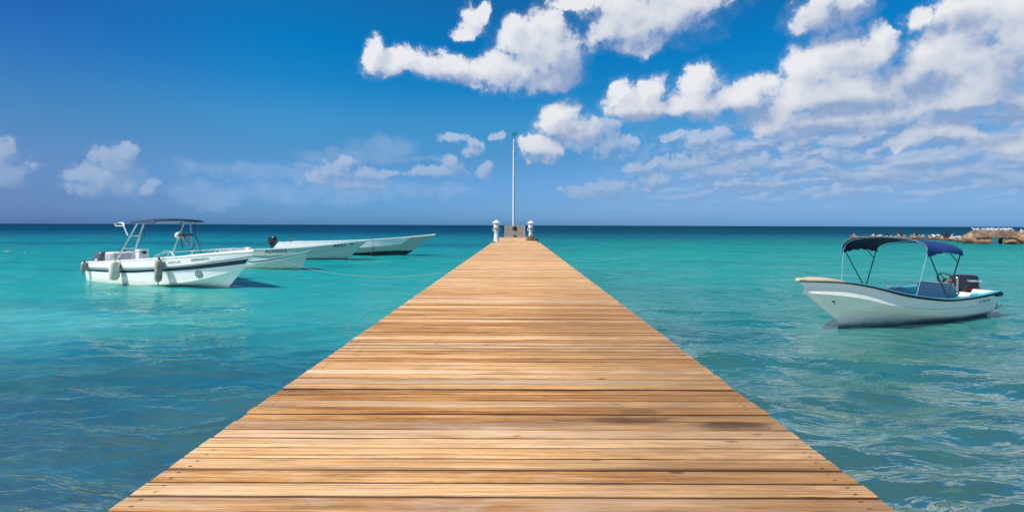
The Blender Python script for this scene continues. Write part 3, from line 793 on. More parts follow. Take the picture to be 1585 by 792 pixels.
def outboard(parent, loc, scale=1.0, tilt=0.0, text=None, band=None, steer=0.0, cowlm=None):
    """outboard motor: cowl with collar, bracket, leg, propeller, decals; local x points forward"""
    S = scale
    def ring(cx, lx, ly, z, n=20, e=.32):
        out = []
        for k in range(n):
            a = 2 * math.pi * k / n; c, s_ = math.cos(a), math.sin(a)
            out.append(((cx + lx * math.copysign(abs(c) ** (2 * e), c)) * S, ly * math.copysign(abs(s_) ** (2 * e), s_) * S, z * S))
        return out
    prof = [(-.02, .25, .14, 0), (-.01, .31, .19, .03), (0, .325, .205, .10), (0, .33, .21, .22), (-.005, .325, .205, .34), (-.015, .31, .19, .42), (-.03, .27, .165, .465), (-.04, .18, .11, .485)]
    M = Matrix.Translation(loc) @ Matrix.Rotation(steer, 4, 'Z') @ Matrix.Rotation(tilt, 4, 'Y')
    T = lambda mb: setattr(mb, 'v', [tuple(M @ Vector(p)) for p in mb.v]) or mb
    mb = MB(); mb.loft([ring(*p) for p in prof])
    m = T(mb).build('outboard_motor', cowlm or M_cowl, parent)
    mb = MB(); mb.loft([ring(-.02, .24, .13, z) for z in (-.07, -.001)]); T(mb).build('collar', M_dark, m)
    mb = MB(); mb.loft([[(x * S, y * S, z * S) for x, y in ((-.16, -.06), (.10, -.075), (.14, 0), (.10, .075), (-.16, .06), (-.22, 0))] for z in (-.75, -.07)])
    mb.lathe([(.02 * S, -.30 * S), (.07 * S, -.25 * S), (.075 * S, -.05 * S), (.06 * S, .14 * S), (.0, .22 * S)], 12, Matrix.Translation((0, 0, -.84 * S)) @ Matrix.Rotation(R(90), 4, 'Y'))
    T(mb).build('motor_leg', M_cowl, m)
    mb = MB()
    for k in range(3):
        a = 2 * math.pi * k / 3; ca, sa = math.cos(a), math.sin(a)
        ringv = [(-.30 * S + dx_ * S, (r_ * ca - w_ * sa) * S, -.84 * S + (r_ * sa + w_ * ca) * S) for r_, w_, dx_ in ((.06, -.03, .03), (.15, -.09, .04), (.18, 0, 0), (.14, .08, -.04), (.06, .03, -.03))]
        mb.add(ringv + [(x - .008, y, z) for x, y, z in ringv], [(0, 1, 2, 3, 4), (9, 8, 7, 6, 5)] + [(j, (j + 1) % 5 + 0, (j + 1) % 5 + 5, j + 5) for j in range(5)])
    T(mb).build('propeller', M_alu, m)
    mb = MB()
    for sy in (-1, 1): mb.box(.12 * S, .30 * S, (sy * .12 - .02) * S, (sy * .12 + .02) * S, -.36 * S, -.04 * S, .006)
    mb.box(.10 * S, .24 * S, -.10 * S, .10 * S, -.20 * S, -.10 * S, .006); T(mb).build('clamp_bracket', M_dark, m)
    if band:
        for sy in (-1, 1):
            mb = MB(); pts = [(-.27, .08), (.16, .08), (.05, .105), (-.27, .17)]
            o1 = [((x) * S, sy * .2145 * S, z * S) for x, z in pts]; o2 = [(x * S, sy * .2125 * S, z * S) for x, z in pts]
            mb.loft([o1, o2] if sy > 0 else [o2, o1]); T(mb).build('stripe', band, m)
    if text:
        for sy in (-1, 1):
            x0 = (-.30 if sy < 0 else .0)
            text_mesh('lettering', text, .085 * S, lambda u, w, sy=sy: M @ Vector(((-.28 * S + u) if sy < 0 else (.04 * S - u), sy * .2155 * S, .30 * S + w)), m, M_badge, bold=True)
        mb = MB(); mb.box(.3285 * S, .334 * S, -.10 * S, .09 * S, .30 * S, .35 * S); T(mb).build('badge', mat('amber_badge', (.65, .30, .08), .4), m)
        mb = MB()
        for sy in (1,): mb.tube([(.25 * S, sy * .19 * S, .04 * S), (.255 * S, sy * .195 * S, .2 * S), (.245 * S, sy * .185 * S, .40 * S)], .022 * S, 6)
        T(mb).build('trim', mat('grey_trim', (.28, .29, .31), .35), m)
    return m

def steering_wheel(parent, loc, r=.19, tilt=R(55), m=None):
    M = Matrix.Translation(loc) @ Matrix.Rotation(tilt, 4, 'Y')
    mb = MB(); N = 20
    mb.tube([tuple(M @ Vector((r * math.cos(a), r * math.sin(a), 0))) for a in [2 * math.pi * k / N for k in range(N + 1)]], .017, 7)
    for k in range(3):
        a = R(90 + 120 * k); mb.tube([tuple(M @ Vector((.02 * math.cos(a), .02 * math.sin(a), -.03))), tuple(M @ Vector((r * math.cos(a), r * math.sin(a), 0)))], .012, 6)
    mb.lathe([(.03, -.12), (.045, -.05), (.045, -.02), (.02, -.01)], 10, M)
    return mb.build('steering_wheel', m or M_dark, parent)

# ------------------------------------------------------------------ the open boat at the right with the blue sun cover
def boat_right():
    root = thing('open_boat', 'worn white open boat with aqua inside under a blue sun cover, alone on the right', 'boat', (13.23, 14.43, 0), math.atan2(-.421, -.907))
    h = Hull([
        dict(x=5.45, b=.0, z=[(0, -.30), (.7, -.32), (1, -.22)]),
        dict(x=5.80, b=.60, z=[(0, -.14), (.7, -.12), (1, .0)], u0=.3, p=1.5),
        dict(x=5.83, b=.74, z=[(0, .03), (.5, .06), (1, .19)], u0=.3, p=1.6),
        dict(x=6.42, b=.86, z=[(0, .13), (.22, .14), (.5, .20), (.67, .30), (.82, .40), (1, .52)], u0=.32, p=1.8),
        dict(x=7.09, b=.945, z=[(0, .35), (.32, .38), (.5, .43), (.71, .62), (.82, .80), (.89, .87), (1, .93)], u0=.345, p=2.65),
        dict(x=7.09, b=.952, z=[(0, .37), (.32, .40), (.5, .455), (.66, .62), (.76, .84), (.85, .99), (.93, 1.05), (1, 1.08)], u0=.34, p=2.60),
        dict(x=7.27, b=1.0, z=[(0, .69), (.11, .66), (.26, .64), (.40, .66), (.52, .75), (.64, .88), (.72, 1.01), (.79, 1.12), (.88, 1.21), (1, 1.24)], p=2.2),
    ], u0=.40, p=2.2)
    shell(h, steps=(3, 4)).build('hull', M_hullB, root, sharp=28)
    liner(h, .22, inset=.07).build('inner_hull', M_aqua, root, sharp=30)
    tr = transom(h, .07, .12, .34).build('transom', M_hullB, root)
    gunwale(h, w=.10, tmax=.99).build('gunwale', M_aqua, root, sharp=40)
    rail_strip(h, 5.78, 6.0, 0, 1, out=.028, th=.03, n=50).build('rub_rail', M_black, root)
    mb = MB()
    for sy in (1, -1):   # black rubber corner guards at the stern
        mb.loft([[(x, sy * (.86 + o), .60 + dz) for o, dz in ((.0, -.05), (.085, -.04), (.095, .05), (.07, .075), (.0, .075))] for x in ((-.06, .30) if sy < 0 else (.30, -.06))])
        mb.build('corner_guard', M_black, root); mb = MB()
    foredeck(h, .80, camber=.02, dz=.014).build('foredeck', M_aqua, root)
    # beige bow cap, a blunt nose
    top = len(h.rows) - 1; rings = []
    for k in range(11):
        t = .865 + .135 * k / 10; p = h.pt(top, min(t, .999), 1); w = max(abs(p.y) + .03, .05); x = p.x + (.05 if k == 10 else 0)
        rings.append([(x, w * u, p.z + .018 + .035 * (1 - u * u) * (1 if k else .6)) for u in [-1 + q / 4 for q in range(9)]] + [(x, w * u, p.z - .015) for u in [1 - q / 4 for q in range(9)]])
    MB().loft(rings, True, True).build('bow_cap', M_tan, root)
    # thwarts
    for x, w in ((4.45, .58), (.62, .74)):
        MB().box(x - .16, x + .16, -w, w, .44, .475, .01).build('bench', M_aqua, root)
    MB().box(.1, .48, -.80, -.42, .24, .60, .03).build('stern_locker', M_aqua, root)
    MB().box(.1, .48, .42, .80, .24, .60, .03).build('stern_locker', M_aqua, root)
    # console
    mb = MB(); mb.loft([[(x0, y, z), (x1, y, z), (x1, -y, z), (x0, -y, z)] for x0, x1, y, z in ((1.12, 1.50, -.36, .22), (1.12, 1.48, -.36, .74), (1.15, 1.42, -.35, .89), (1.17, 1.40, -.33, .90))])
    cons = fix_normals(mb.build('console', M_grey, root, smooth=False))
    MB().box(1.02, 1.13, -.355, .355, .22, .80, .01).build('console_back', M_aqua, cons)
    mb = MB(); mb.tube([(1.49, -.37, .30), (1.49, -.365, .76), (1.42, -.355, .905)], .012, 6); mb.build('edge_trim', M_badge, cons)
    steering_wheel(root, (1.04, .10, 1.0), .19, R(-62))
    MB().tube([(.98, .02, .82), (1.10, .06, .93), (1.0, .12, 1.02)], .014, 6).build('throttle_lever', M_dark, root)
    outboard(root, (-.20, 0, .55), 1.08, text='YAMAHA', band=M_red, steer=R(-36))
    # sun cover: three hoops, canvas bulging over them
    hw = 1.0
    def arch(x, w, z=1.90, crown=.31, n=16, ex=.75):
        return [(x, w * math.cos(a) * 1.0, z + crown * max(0, math.sin(a)) ** ex) for a in [math.pi * k / n for k in range(n + 1)]]
    frame = []
    HINGE = (2.95, .60)
    for (x, zt, cr_) in ((3.90, 1.88, .35), (2.33, 1.86, .20)):
        for sy in (1, -1):
            MB().tube([(HINGE[0], sy * .97, .70), (x, sy * hw, zt)], .014, 8).build('frame_pole', M_dtube, root)
        MB().tube(arch(x, hw - .01, zt - .01, cr_, ex=.75 if x > 3 else 1.5), .012, 7).build('frame_hoop', M_steel, root)
    for sy in (1, -1):
        MB().tube([(2.52, sy * .995, 1.60), (2.86, sy * .985, 1.84)], .012, 7).build('frame_brace', M_dtube, root)
        MB().tube([(3.92, sy * 1.0, 1.88), (4.18, sy * .90, .84)], .0045, 5).build('strap', M_bframe, root)
    MB().tube(arch(2.86, hw - .02, 1.84, .25, ex=1.4), .012, 7).build('frame_hoop', M_dtube, root)
    def cover(xa, xb, za, zb, skirt_a, skirt_b, seedv, m, nm):
        NU, NV = 22, 34; outer = []
        g_ = random.Random(seedv)
        for i in range(NU + 1):
            u = i / NU; x = xa + (xb - xa) * u; zc = za + (zb - za) * u
            sag = math.sin(math.pi * u)
            row = []
            for j in range(NV + 1):
                a = math.pi * j / NV; w = hw + .012
                y = w * math.copysign(abs(math.cos(a)) ** .8, math.cos(a)); s_ = math.sin(a)
                z = zc + (.235 + .125 * u) * max(0, s_) ** (1.5 - .75 * u) + .012
                if j in (0, NV):     # hanging skirt, scalloped between the hoops
                    z -= .13 * (1 - .75 * sag) + .012 * math.sin(u * 31 + j)
                    y *= 1.01
                elif j in (1, NV - 1):
                    z -= .02
                z += .006 * math.sin(x * 17 + j * .9) * (1 - s_ * .5)
                row.append((x, y, z))
            outer.append(row)
        th = .008
        inner = [[(x, y * .992, z - th) for x, y, z in r] for r in outer]
        vs = [p for r in outer for p in r] + [p for r in inner for p in r]; n = NV + 1; off = (NU + 1) * n; fs = []
        for i in range(NU):
            for j in range(NV):
                q = (i * n + j, i * n + j + 1, (i + 1) * n + j + 1, (i + 1) * n + j)
                fs.append(q); fs.append(tuple(off + k for k in reversed(q)))
        nin = len(fs)
        for i in range(NU):
            for j in (0, NV):
                fs.append((i * n + j, (i + 1) * n + j, off + (i + 1) * n + j, off + i * n + j))
        for j in range(NV):
            for i in (0, NU):
                fs.append((i * n + j, i * n + j + 1, off + i * n + j + 1, off + i * n + j))
        mb = MB(); mb.add(vs, fs); mb.mi = [k % 2 if k < nin else 0 for k in range(len(fs))]; o = mb.build(nm, m, root, sharp=60); fix_normals(o)
        MB().tube([(x + .004, y * 1.004, z - .004) for x, y, z in outer[-1][1:-1]], .004, 5).build('hem', M_bframe, o)
        return o
    cover(2.28, 3.95, 1.87, 1.87, 1, 1, 4, [M_canvas2, M_canvas_shade], 'sun_cover')
    # bow eye, letters on the quarter
    p = h.pt(3.55, .93, 1, .01); mb = MB(); mb.lathe([(.02, -.01), (.028, .0), (.028, .012), (.012, .015)], 12, Matrix.Translation(p) @ Matrix.Rotation(R(-62), 4, 'X') @ Matrix.Rotation(R(10), 4, 'Y'))
    mb.tube([tuple(p + Vector((.0, .015, -.01))), tuple(p + Vector((0, .04, -.03))), tuple(p + Vector((-.01, .03, -.06)))], .008, 6); mb.build('bow_eye', M_dark, root)
    hull_text('lettering', 'EL CAPI 278', .12, h, 1.28, 5.22, 1, root, M_textb, flip=True, xs=1.1)
    for sy in (1, -1): MB().box(4.9, 5.1, sy * .74 - .03, sy * .74 + .03, 1.02, 1.06, .01).build('cleat', M_alu, root) if sy > 0 else None
    return root, h
boat_right()

# ------------------------------------------------------------------ big white boat at the left with the navy stripe
def boat_left():
    ang = math.atan2(-.404, .915)
    root = thing('motor_boat', 'large white motor boat with navy stripe and steel framed sun top, on the left', 'boat', (-18.71, 22.28, 0), ang)
    h = Hull([
        dict(x=7.55, b=.0, z=[(0, -.32), (.7, -.34), (1, -.20)]),
        dict(x=8.02, b=.35, z=[(0, -.20), (.7, -.18), (1, .0)], u0=.3, p=1.4),
        dict(x=8.92, b=1.0, z=[(0, -.06), (.4, -.04), (.64, .10), (.77, .26), (.89, .51), (1, .80)], u0=.36, p=2.0),
        dict(x=8.98, b=1.02, z=[(0, -.02), (.4, .0), (.64, .14), (.77, .30), (.89, .55), (1, .84)], u0=.36, p=2.05),
        dict(x=9.12, b=1.07, z=[(0, .42), (.4, .50), (.56, .61), (.61, .63), (.77, .74), (.9, .88), (1, 1.00)], u0=.38, p=2.1),
        dict(x=9.35, b=1.10, z=[(0, .54), (.3, .60), (.56, .73), (.81, .97), (1, 1.20)], u0=.39, p=2.15),
        dict(x=9.40, b=1.13, z=[(0, .59), (.3, .66), (.56, .785), (.81, 1.02), (.96, 1.23), (1, 1.30)], u0=.39, p=2.2),
        dict(x=9.50, b=1.15, z=[(0, .82), (.18, .90), (.38, 1.03), (.56, 1.15), (.75, 1.29), (.89, 1.41), (1, 1.49)]),
    ], u0=.40, p=2.2)
    shell(h, steps=(3,), lap=.02).build('hull', M_hullA, root, sharp=28)
    liner(h, .38, inset=.13).build('inner_hull', M_white, root, sharp=30)
    transom(h, .08, .18, .35).build('transom', M_hullA, root)
    gunwale(h, w=.15, lip=.012, tmax=.995, raise_=.02).build('gunwale', M_white, root, sharp=40)
    rail_strip(h, 4.02, lambda t: 4.72 + .25 * t, .012, .99, out=.004, th=.004, n=60).build('stripe', M_navy, root)
    rail_strip(h, 5.75, 5.98, 0, .998, out=.02, th=.02, n=60).build('rub_rail', M_black, root)
    foredeck(h, .70, camber=.05, dz=.02).build('foredeck', M_white, root)
    # stern platform corners
    for sy in (1, -1): MB().box(-.28, .05, sy * .74 - .28, sy * .74 + .28, .60, .82, .06).build('stern_step', M_white, root)
    # console and its seat, motors
    mb = MB(); mb.box(.55, 1.15, -.52, .52, .38, 1.24, .05); cons = mb.build('console', M_white, root)
    MB().box(.62, 1.08, -.535, -.5215, .62, 1.19, .005).build('side_panel', M_grey, cons)
    MB().box(1.151, 1.162, -.44, .44, .60, 1.18, .003).build('front_panel', M_grey, cons)
    steering_wheel(root, (.80, .12, 1.36), .20, R(-35))
    MB().box(-.02, .40, -.55, .55, .38, .80, .05).build('seat', M_white, root)
    mo = outboard(root, (-.52, -.12, .73), 1.0, tilt=R(-4), band=M_red, cowlm=mat('motor_grey', (.10, .11, .13), .3))
    MB().box(-.60, -.40, -.3425, -.334, .82, .90, .003).build('badge', M_badge, mo)
    # steel sun top
    for sy in (-1, 1):
        bots = (2.46, 3.52) if sy < 0 else (2.78, 4.29)
        a0, a1 = Vector((bots[0], sy * .98, 1.02)), Vector((3.78, sy * .93, 2.54))
        b0, b1 = Vector((bots[1], sy * .98, 1.10)), Vector((4.22, sy * .93, 2.54))
        for p, q in ((a0, a1), (b0, b1)):
            MB().tube([p, p.lerp(q, .5), q], .030, 8).build('frame_leg', M_steel, root)
        for f in ((.28, .64) if sy < 0 else (.60,)):
            MB().tube([a0.lerp(a1, f), b0.lerp(b1, f)], .02, 8).build('frame_rung', M_steel, root)
        MB().tube([(3.70, sy * .93, 2.55), (4.05, sy * .93, 2.60), (4.85, sy * .93, 2.60)], .022, 8).build('top_rail', M_steel, root)
    for x in (3.78, 4.22, 4.85):
        MB().tube([(x, y, 2.57 + .06 * (1 - (y / .95) ** 2)) for y in [-.95 + .19 * k for k in range(11)]], .02, 8).build('top_bow', M_steel, root)
    MB().tube([(4.19, -.93, 2.40), (4.30, -.95, 2.30), (4.30, -.96, 1.98), (4.13, -.96, 1.86)], .014, 6).build('cable', M_dtube, root)
    # canvas
    NU, NV = 12, 20; outer = []
    for i in range(NU + 1):
        u = i / NU; x = 3.40 + 1.62 * u
        outer.append([(x, 1.02 * v, 2.585 + .085 * (1 - v * v) + .05 * math.sin(math.pi * u) - (.05 if abs(v) > .99 else 0) + .03 * u * (1 + v)) for v in [-1 + 2 * j / NV for j in range(NV + 1)]])
    inner = [[(x, y * .995, z - .02) for x, y, z in r] for r in outer]
    n = NV + 1; off = (NU + 1) * n; fs = []
    for i in range(NU):
        for j in range(NV):
            q = (i * n + j, i * n + j + 1, (i + 1) * n + j + 1, (i + 1) * n + j); fs += [q, tuple(off + k for k in reversed(q))]
    for i in range(NU):
        for j in (0, NV): fs.append((i * n + j, (i + 1) * n + j, off + (i + 1) * n + j, off + i * n + j))
    for j in range(NV):
        for i in (0, NU): fs.append((i * n + j, i * n + j + 1, off + i * n + j + 1, off + i * n + j))
    mb = MB(); mb.add([p for r in outer for p in r] + [p for r in inner for p in r], fs); fix_normals(mb.build('sun_cover', mat('navy_top', (.012, .03, .085), .7, var=.2), root, sharp=60))
    # rod holder bracket swung out aft
    MB().tube([(2.22, -.95, 2.52), (2.28, -.95, 2.42), (2.86, -.95, 2.42)], .022, 7).build('bracket', M_badge, root)
    MB().tube([(2.86, -.95, 2.42), (3.20, -.97, 2.02)], .024, 7).build('bracket', M_badge, root)
    MB().tube([(2.22, -.93, 2.53), (2.75, -.93, 2.55), (2.86, -.93, 2.42)], .016, 6).build('bracket', M_steel, root)
    # hose reel and lamp tied to the far frame
    mb = MB(); mb.lathe([(.0, -.10), (.13, -.10), (.15, -.05), (.15, .05), (.11, .10), (.0, .10)], 18, Matrix.Translation((3.42, .93, 2.0)) @ Matrix.Rotation(R(80), 4, 'Y')); mb.build('search_light', M_badge, root)
    MB().tube([(3.48, .93, 2.02), (3.72, .93, 2.00), (4.0, .93, 2.02), (4.35, .93, 2.03)], [.06, .085, .05, .045], 10).build('rolled_cover', M_dtube, root)
    MB().tube([(3.75, .93, 1.92), (4.02, .93, 1.62)], .05, 8).build('tube_holder', M_grey, root)
    MB().tube([(4.62, .93, 1.80), (4.95, .90, 1.50)], .05, 8).build('tube_holder', M_grey, root)
    MB().tube([(4.50, .93, 2.54), (4.52, .94, 2.0), (4.75, .95, 1.7), (4.9, .95, 1.25)], .018, 6).build('cable', M_dtube, root)
    MB().tube([(3.55, .93, 1.90), (3.70, .93, 1.4), (4.1, .93, 1.28), (4.5, .93, 1.55)], .018, 6).build('cable', M_dtube, root)
    # bow rails, both sides
    for sy in (-1, 1):
        pts = []
        for t, dz in ((.535, .02), (.545, .14), (.57, .18), (.62, .19), (.70, .19), (.78, .18), (.86, .17), (.92, .15), (.955, .10), (.965, .02)):
            p = h.pt(7, t, sy); pts.append((p.x, p.y - sy * .08, p.z + dz))
        MB().tube(pts, .016, 7).build('bow_rail', M_steel, root)
        for t in (.62, .74, .86):
            p = h.pt(7, t, sy); MB().tube([(p.x - .12, p.y - sy * .09, p.z), (p.x, p.y - sy * .08, p.z + .185)], .012, 6).build('rail_post', M_steel, root)
    # arched grab rail before the cooler
    MB().tube([(4.95, -.85, 1.12), (5.05, -.82, 1.30), (5.35, -.78, 1.42), (5.75, -.76, 1.40), (5.95, -.76, 1.22)], .018, 7).build('grab_rail', M_steel, root)
    # bow fairlead and cleat
    mb = MB(); mb.box(9.02, 9.26, -.06, .06, 1.52, 1.56, .012); mb.tube([(9.0, 0, 1.60), (9.14, 0, 1.60), (9.30, 0, 1.59)], .022, 7); mb.box(9.10, 9.18, -.03, .03, 1.55, 1.60, .006); mb.build('cleat', M_fender, root)
    # emblem and names
    p = h.pt(3.52, .792, -1, .012); nrm = h._n(3, .52, .792); nrm = Vector((nrm.x, -nrm.y, nrm.z))
    Q = nrm.to_track_quat('Z', 'Y').to_matrix().to_4x4()
    e = MB().lathe([(.0, -.004), (.155, -.004), (.155, .004), (.0, .004)], 28, Matrix.Translation(p) @ Q).build('emblem', M_emb, root)
    MB().lathe([(.10, .0035), (.10, .007), (.115, .007), (.115, .0035), (.10, .0035)], 28, Matrix.Translation(p) @ Q).build('emblem_ring', M_badge, e)
    MB().lathe([(.0, .0045), (.04, .0045), (.035, .008), (.0, .008)], 5, Matrix.Translation(p) @ Q).build('emblem_centre', M_badge, e)
    hull_text('lettering', 'PUERTO PN', .115, h, 5.95, 6.30, -1, root, M_textb, xs=.95)
    hull_text('lettering', 'ESPERANZA-II', .125, h, 7.02, 6.36, -1, root, M_text, xs=.98)
    return root, h
BL, HL = boat_left()
ANG_L = math.atan2(-.404, .915); ML = Matrix.Translation((-18.71, 22.28, 0)) @ Matrix.Rotation(ANG_L, 4, 'Z')

# fenders hang on the near side of the left boat: things of their own
def fender(label, x, ytop, L, r, m, tiltx=0.0, rope_len=.25):
    base = ML @ Vector((x, -1.15 + ytop, 0)); t = x / 9.5
    zs = HL.pt(7, max(t, 0), 1).z; y = -HL.pt(7, max(t, 0), 1).y - r * .95
    top = zs - rope_len + .12
    root = thing('fender', label, 'fender', tuple(ML @ Vector((x, y, top - L))), ANG_L, 'fenders hanging over the side of the left boat')
    prof = [(.02, 0), (r * .45, .012), (r * .8, .06), (r, .14), (r * 1.0, L * .5), (r, L - .14), (r * .8, L - .05), (r * .42, L - .01), (.03, L)]
    body = MB().lathe(prof, 18).build('body', m, root)
    MB().lathe([(.04, L - .012), (.045, L + .05), (.02, L + .07)], 10).build('eye', M_dark if m is M_fenderd else M_fender, root)
    MB().tube([(0, 0, L + .05), (0, r * .6, L + .05 + rope_len * .5), (.02, r * 1.2, zs + .03 - (top - L))], .014, 6).build('rope', M_rope, root)
    if m is M_fenderd: MB().tube([(0, 0, -.0), (.01, 0, -.12)], .018, 6).build('tail_rope', M_dark, root)
    root.rotation_euler = (0, tiltx, ANG_L)
    return root
fender('fat clean cream fender hanging on the navy striped boat beside its console', 2.92, 0, .80, .18, M_fender, 0, .12)
fender('slim dirty brown grey fender hanging amidships on the navy striped boat', 5.62, 0, .90, .13, M_fenderd, R(3), .16)
fender('short tan fender hanging at the stern corner of the navy striped boat', .22, 0, .46, .10, M_fenderd, R(12), .10)
# cooler standing in the left boat
cl = thing('cooler', 'white lidded cooler box standing upright amidships in the navy striped boat', 'cooler', tuple(ML @ Vector((2.85, -.25, .38))), ANG_L)
MB().box(-.16, .16, -.19, .19, 0, .92, .035).build('box_body', M_cooler, cl)
MB().box(-.175, .175, -.205, .205, .925, 1.03, .03).build('lid', M_cooler, cl)
MB().box(.176, .20, -.07, .07, .84, .95, .006).build('latch', M_dark, cl)

# ------------------------------------------------------------------ three pale boats behind it
def simple_boat(name, label, loc, ang, rows, m, floor_z, benches, inner, rub=None, steps=(), gm=None, u0=.4, p=2.0, fd=.85, notch=.1, top_in=.07, beam=None):
    root = thing(name, label, 'boat', loc, ang)
    h = Hull(rows, u0=u0, p=p)
    shell(h, steps=steps, lap=.025).build('hull', m, root, sharp=28)
    liner(h, floor_z, inset=top_in).build('inner_hull', inner, root, sharp=30)
    transom(h, .07, notch, .3).build('transom', m, root)
    gunwale(h, w=.09, tmax=.99).build('gunwale', gm or inner, root, sharp=40)
    if rub: rail_strip(h, len(rows) - 1 - .30, len(rows) - 1.02, 0, 1, out=.028, th=.02, n=50).build('rub_rail', rub, root)
    foredeck(h, fd, camber=.02, dz=.014).build('foredeck', inner, root)
    for x in benches:
        w = abs(h.pt(len(rows) - 1, x / rows[-1]['x'], 1).y) - .09; z = h.pt(len(rows) - 1, x / rows[-1]['x'], 1).z - .16
        MB().box(x - .14, x + .14, -w, w, z - .035, z, .01).build('bench', inner, root)
    return root, h
M_inC = mat('inner_paint_pale', (.42, .62, .60), .5, var=.15)
rC, hC = simple_boat('open_boat', 'small white boat with a dark rail, its bow showing just beyond the navy striped boat', (-16.50, 28.50, 0), math.atan2(-.386, .923), [
    dict(x=4.7, b=.0, z=[(0, -.28), (.7, -.30), (1, -.2)]),
    dict(x=4.95, b=.55, z=[(0, -.14), (.7, -.12), (1, .0)], u0=.3, p=1.5),
    dict(x=5.15, b=.74, z=[(0, -.01), (.5, .0), (.8, .07), (1, .20)], u0=.3, p=1.7),
    dict(x=5.55, b=.86, z=[(0, .26), (.3, .26), (.5, .33), (.7, .48), (.85, .68), (1, .92)], u0=.36, p=1.9),
    dict(x=5.74, b=.90, z=[(0, .50), (.3, .46), (.5, .52), (.7, .70), (.85, .87), (1, 1.06)])],
    M_hullC, .12, (1.2, 2.7), M_inC, rub=M_navy, steps=(2,), gm=M_inC)
outboard(rC, (-.2, 0, .42), 1.0, band=M_red, cowlm=M_cowl)
rail_strip(hC, 3.12, lambda t: 3.72, .02, .97, out=.006, th=.006, sides=(-1, 1)).build('white_band', M_white, rC)

rD, hD = simple_boat('open_boat', 'long grey green open boat lettered at both ends, behind the small dark railed one', (-20.9, 34.9, 0), math.atan2(-.05, 1), [
    dict(x=8.4, b=.0, z=[(0, -.28), (.7, -.30), (1, -.2)]),
    dict(x=8.82, b=.62, z=[(0, -.14), (.7, -.12), (1, .0)], u0=.3, p=1.6),
    dict(x=9.2, b=.82, z=[(0, .05), (.6, .10), (.85, .22), (1, .38)], u0=.34, p=1.8),
    dict(x=9.75, b=.93, z=[(0, .34), (.4, .38), (.7, .58), (.88, .80), (1, .92)], u0=.38, p=2.0),
    dict(x=10.35, b=1.0, z=[(0, .66), (.18, .70), (.4, .80), (.6, .94), (.8, 1.16), (1, 1.40)])],
    M_hullD, .15, (2.0, 4.4, 6.8), M_inC, steps=(2, 3), gm=mat('pale_teal_rail', (.48, .68, .68), .45), u0=.42, p=2.1)
hull_text('lettering', 'ADHARA', .34, hD, 3.35, 3.35, -1, rD, M_text, xs=1.15)
hull_text('lettering', 'ARD', .36, hD, 8.05, 3.42, -1, rD, M_text, xs=1.1)
hull_text('lettering', 'Isla', .22, hD, 9.12, 3.60, -1, rD, M_text, xs=1.0)
hull_text('lettering', 'San P', .20, hD, 2.15, 3.42, -1, rD, M_textb, xs=1.0)

rE, hE = simple_boat('open_boat', 'farthest white wooden boat with black bottom paint and a high pointed bow', (-21.0, 42.3, 0), math.atan2(-.237, .971), [
    dict(x=11.9, b=.0, z=[(0, -.28), (.7, -.30), (1, -.2)]),
    dict(x=12.25, b=.60, z=[(0, -.14), (.7, -.12), (1, .0)], u0=.3, p=1.5),
    dict(x=12.95, b=.86, z=[(0, .12), (.6, .14), (.85, .28), (1, .42)], u0=.32, p=1.7),
    dict(x=14.0, x0=.40, b=1.02, z=[(0, .48), (.4, .52), (.65, .66), (.85, .92), (1, 1.22)], u0=.36, p=1.9),
    dict(x=15.0, x0=1.0, b=1.10, z=[(0, 1.02), (.2, 1.06), (.4, 1.16), (.6, 1.30), (.8, 1.50), (.92, 1.64), (1, 1.76)])],
    M_hullE, .3, (2.5, 5.5, 8.5), M_white, steps=(3,), gm=M_white, u0=.40, p=2.0, fd=.84)
rE_band = rail_strip(hE, 3.05, 3.96, .0, .86, out=.006, th=.003, sides=(-1, 1)).build('upper_plank', M_white, rE)
outboard(rE, (-.42, 0, .86), 1.25, band=M_red, tilt=R(-3), cowlm=M_cowl)
mb = MB(); mb.tube([(1.6, -.3, 1.0), (1.75, -.3, 1.30), (2.02, -.3, 1.44)], .04, 6); mb.tube([(1.45, -.3, 1.22), (1.75, -.32, 1.28), (1.95, -.3, 1.20)], .05, 6)
mb.build('hand_winch', M_dtube, rE)
MB().box(1.1, 2.3, -.9, .9, .98, 1.02, .01).build('stern_deck', M_white, rE)
mb = MB(); p = hE.pt(3.6, .99, -1); 
# small grapnels hanging in the water beside boats
def grapnel(name, label, loc, s, rz=0.0, top=.8):
    root = thing(name, label, 'anchor', loc, rz)
    MB().tube([(0, 0, -.18 * s), (0, 0, .42 * s)], .020 * s, 7).build('shank', M_black, root)
    for k in range(4):
        a = R(45 + 90 * k); c_, s_ = math.cos(a), math.sin(a)
        MB().tube([(0, 0, -.16 * s), (.12 * s * c_, .12 * s * s_, -.13 * s), (.22 * s * c_, .22 * s * s_, .02 * s), (.25 * s * c_, .25 * s * s_, .13 * s)], [.022 * s, .02 * s, .018 * s, .007 * s], 6).build('fluke', M_black, root)
    MB().tube([(0, 0, .40 * s), (-.02, .0, .6 * s), (-.05 * s, 0, top)], .010, 5).build('line', M_black, root)
    return root
grapnel('anchor', 'small black pronged anchor hung off the stern of the boat under the blue cover', (13.98, 14.12, .22), .62, R(20), .42)
grapnel('anchor', 'black pronged anchor hung at the waterline against the boat with the black bottom', (-11.35, 38.2, .22), 1.5, R(10), 1.15)

# ------------------------------------------------------------------ mooring rope from the left boat to the pier
a = ML @ Vector((9.30, 0, 1.60)); b_ = Vector((XL - .03, 16.6, .90))
pts = []
for k in range(41):
    u = k / 40; p = a.lerp(b_, u); p.z = a.z * (1 - u) + b_.z * u - 4 * u * (1 - u) * .50 - .14 * math.sin(math.pi * u) * (1 - u)
    pts.append(tuple(p))
tag(MB().tube(pts, .0065, 6).build('mooring_rope', M_rope), 'thin pale rope sagging over the water from the navy striped boat to the pier', 'rope')

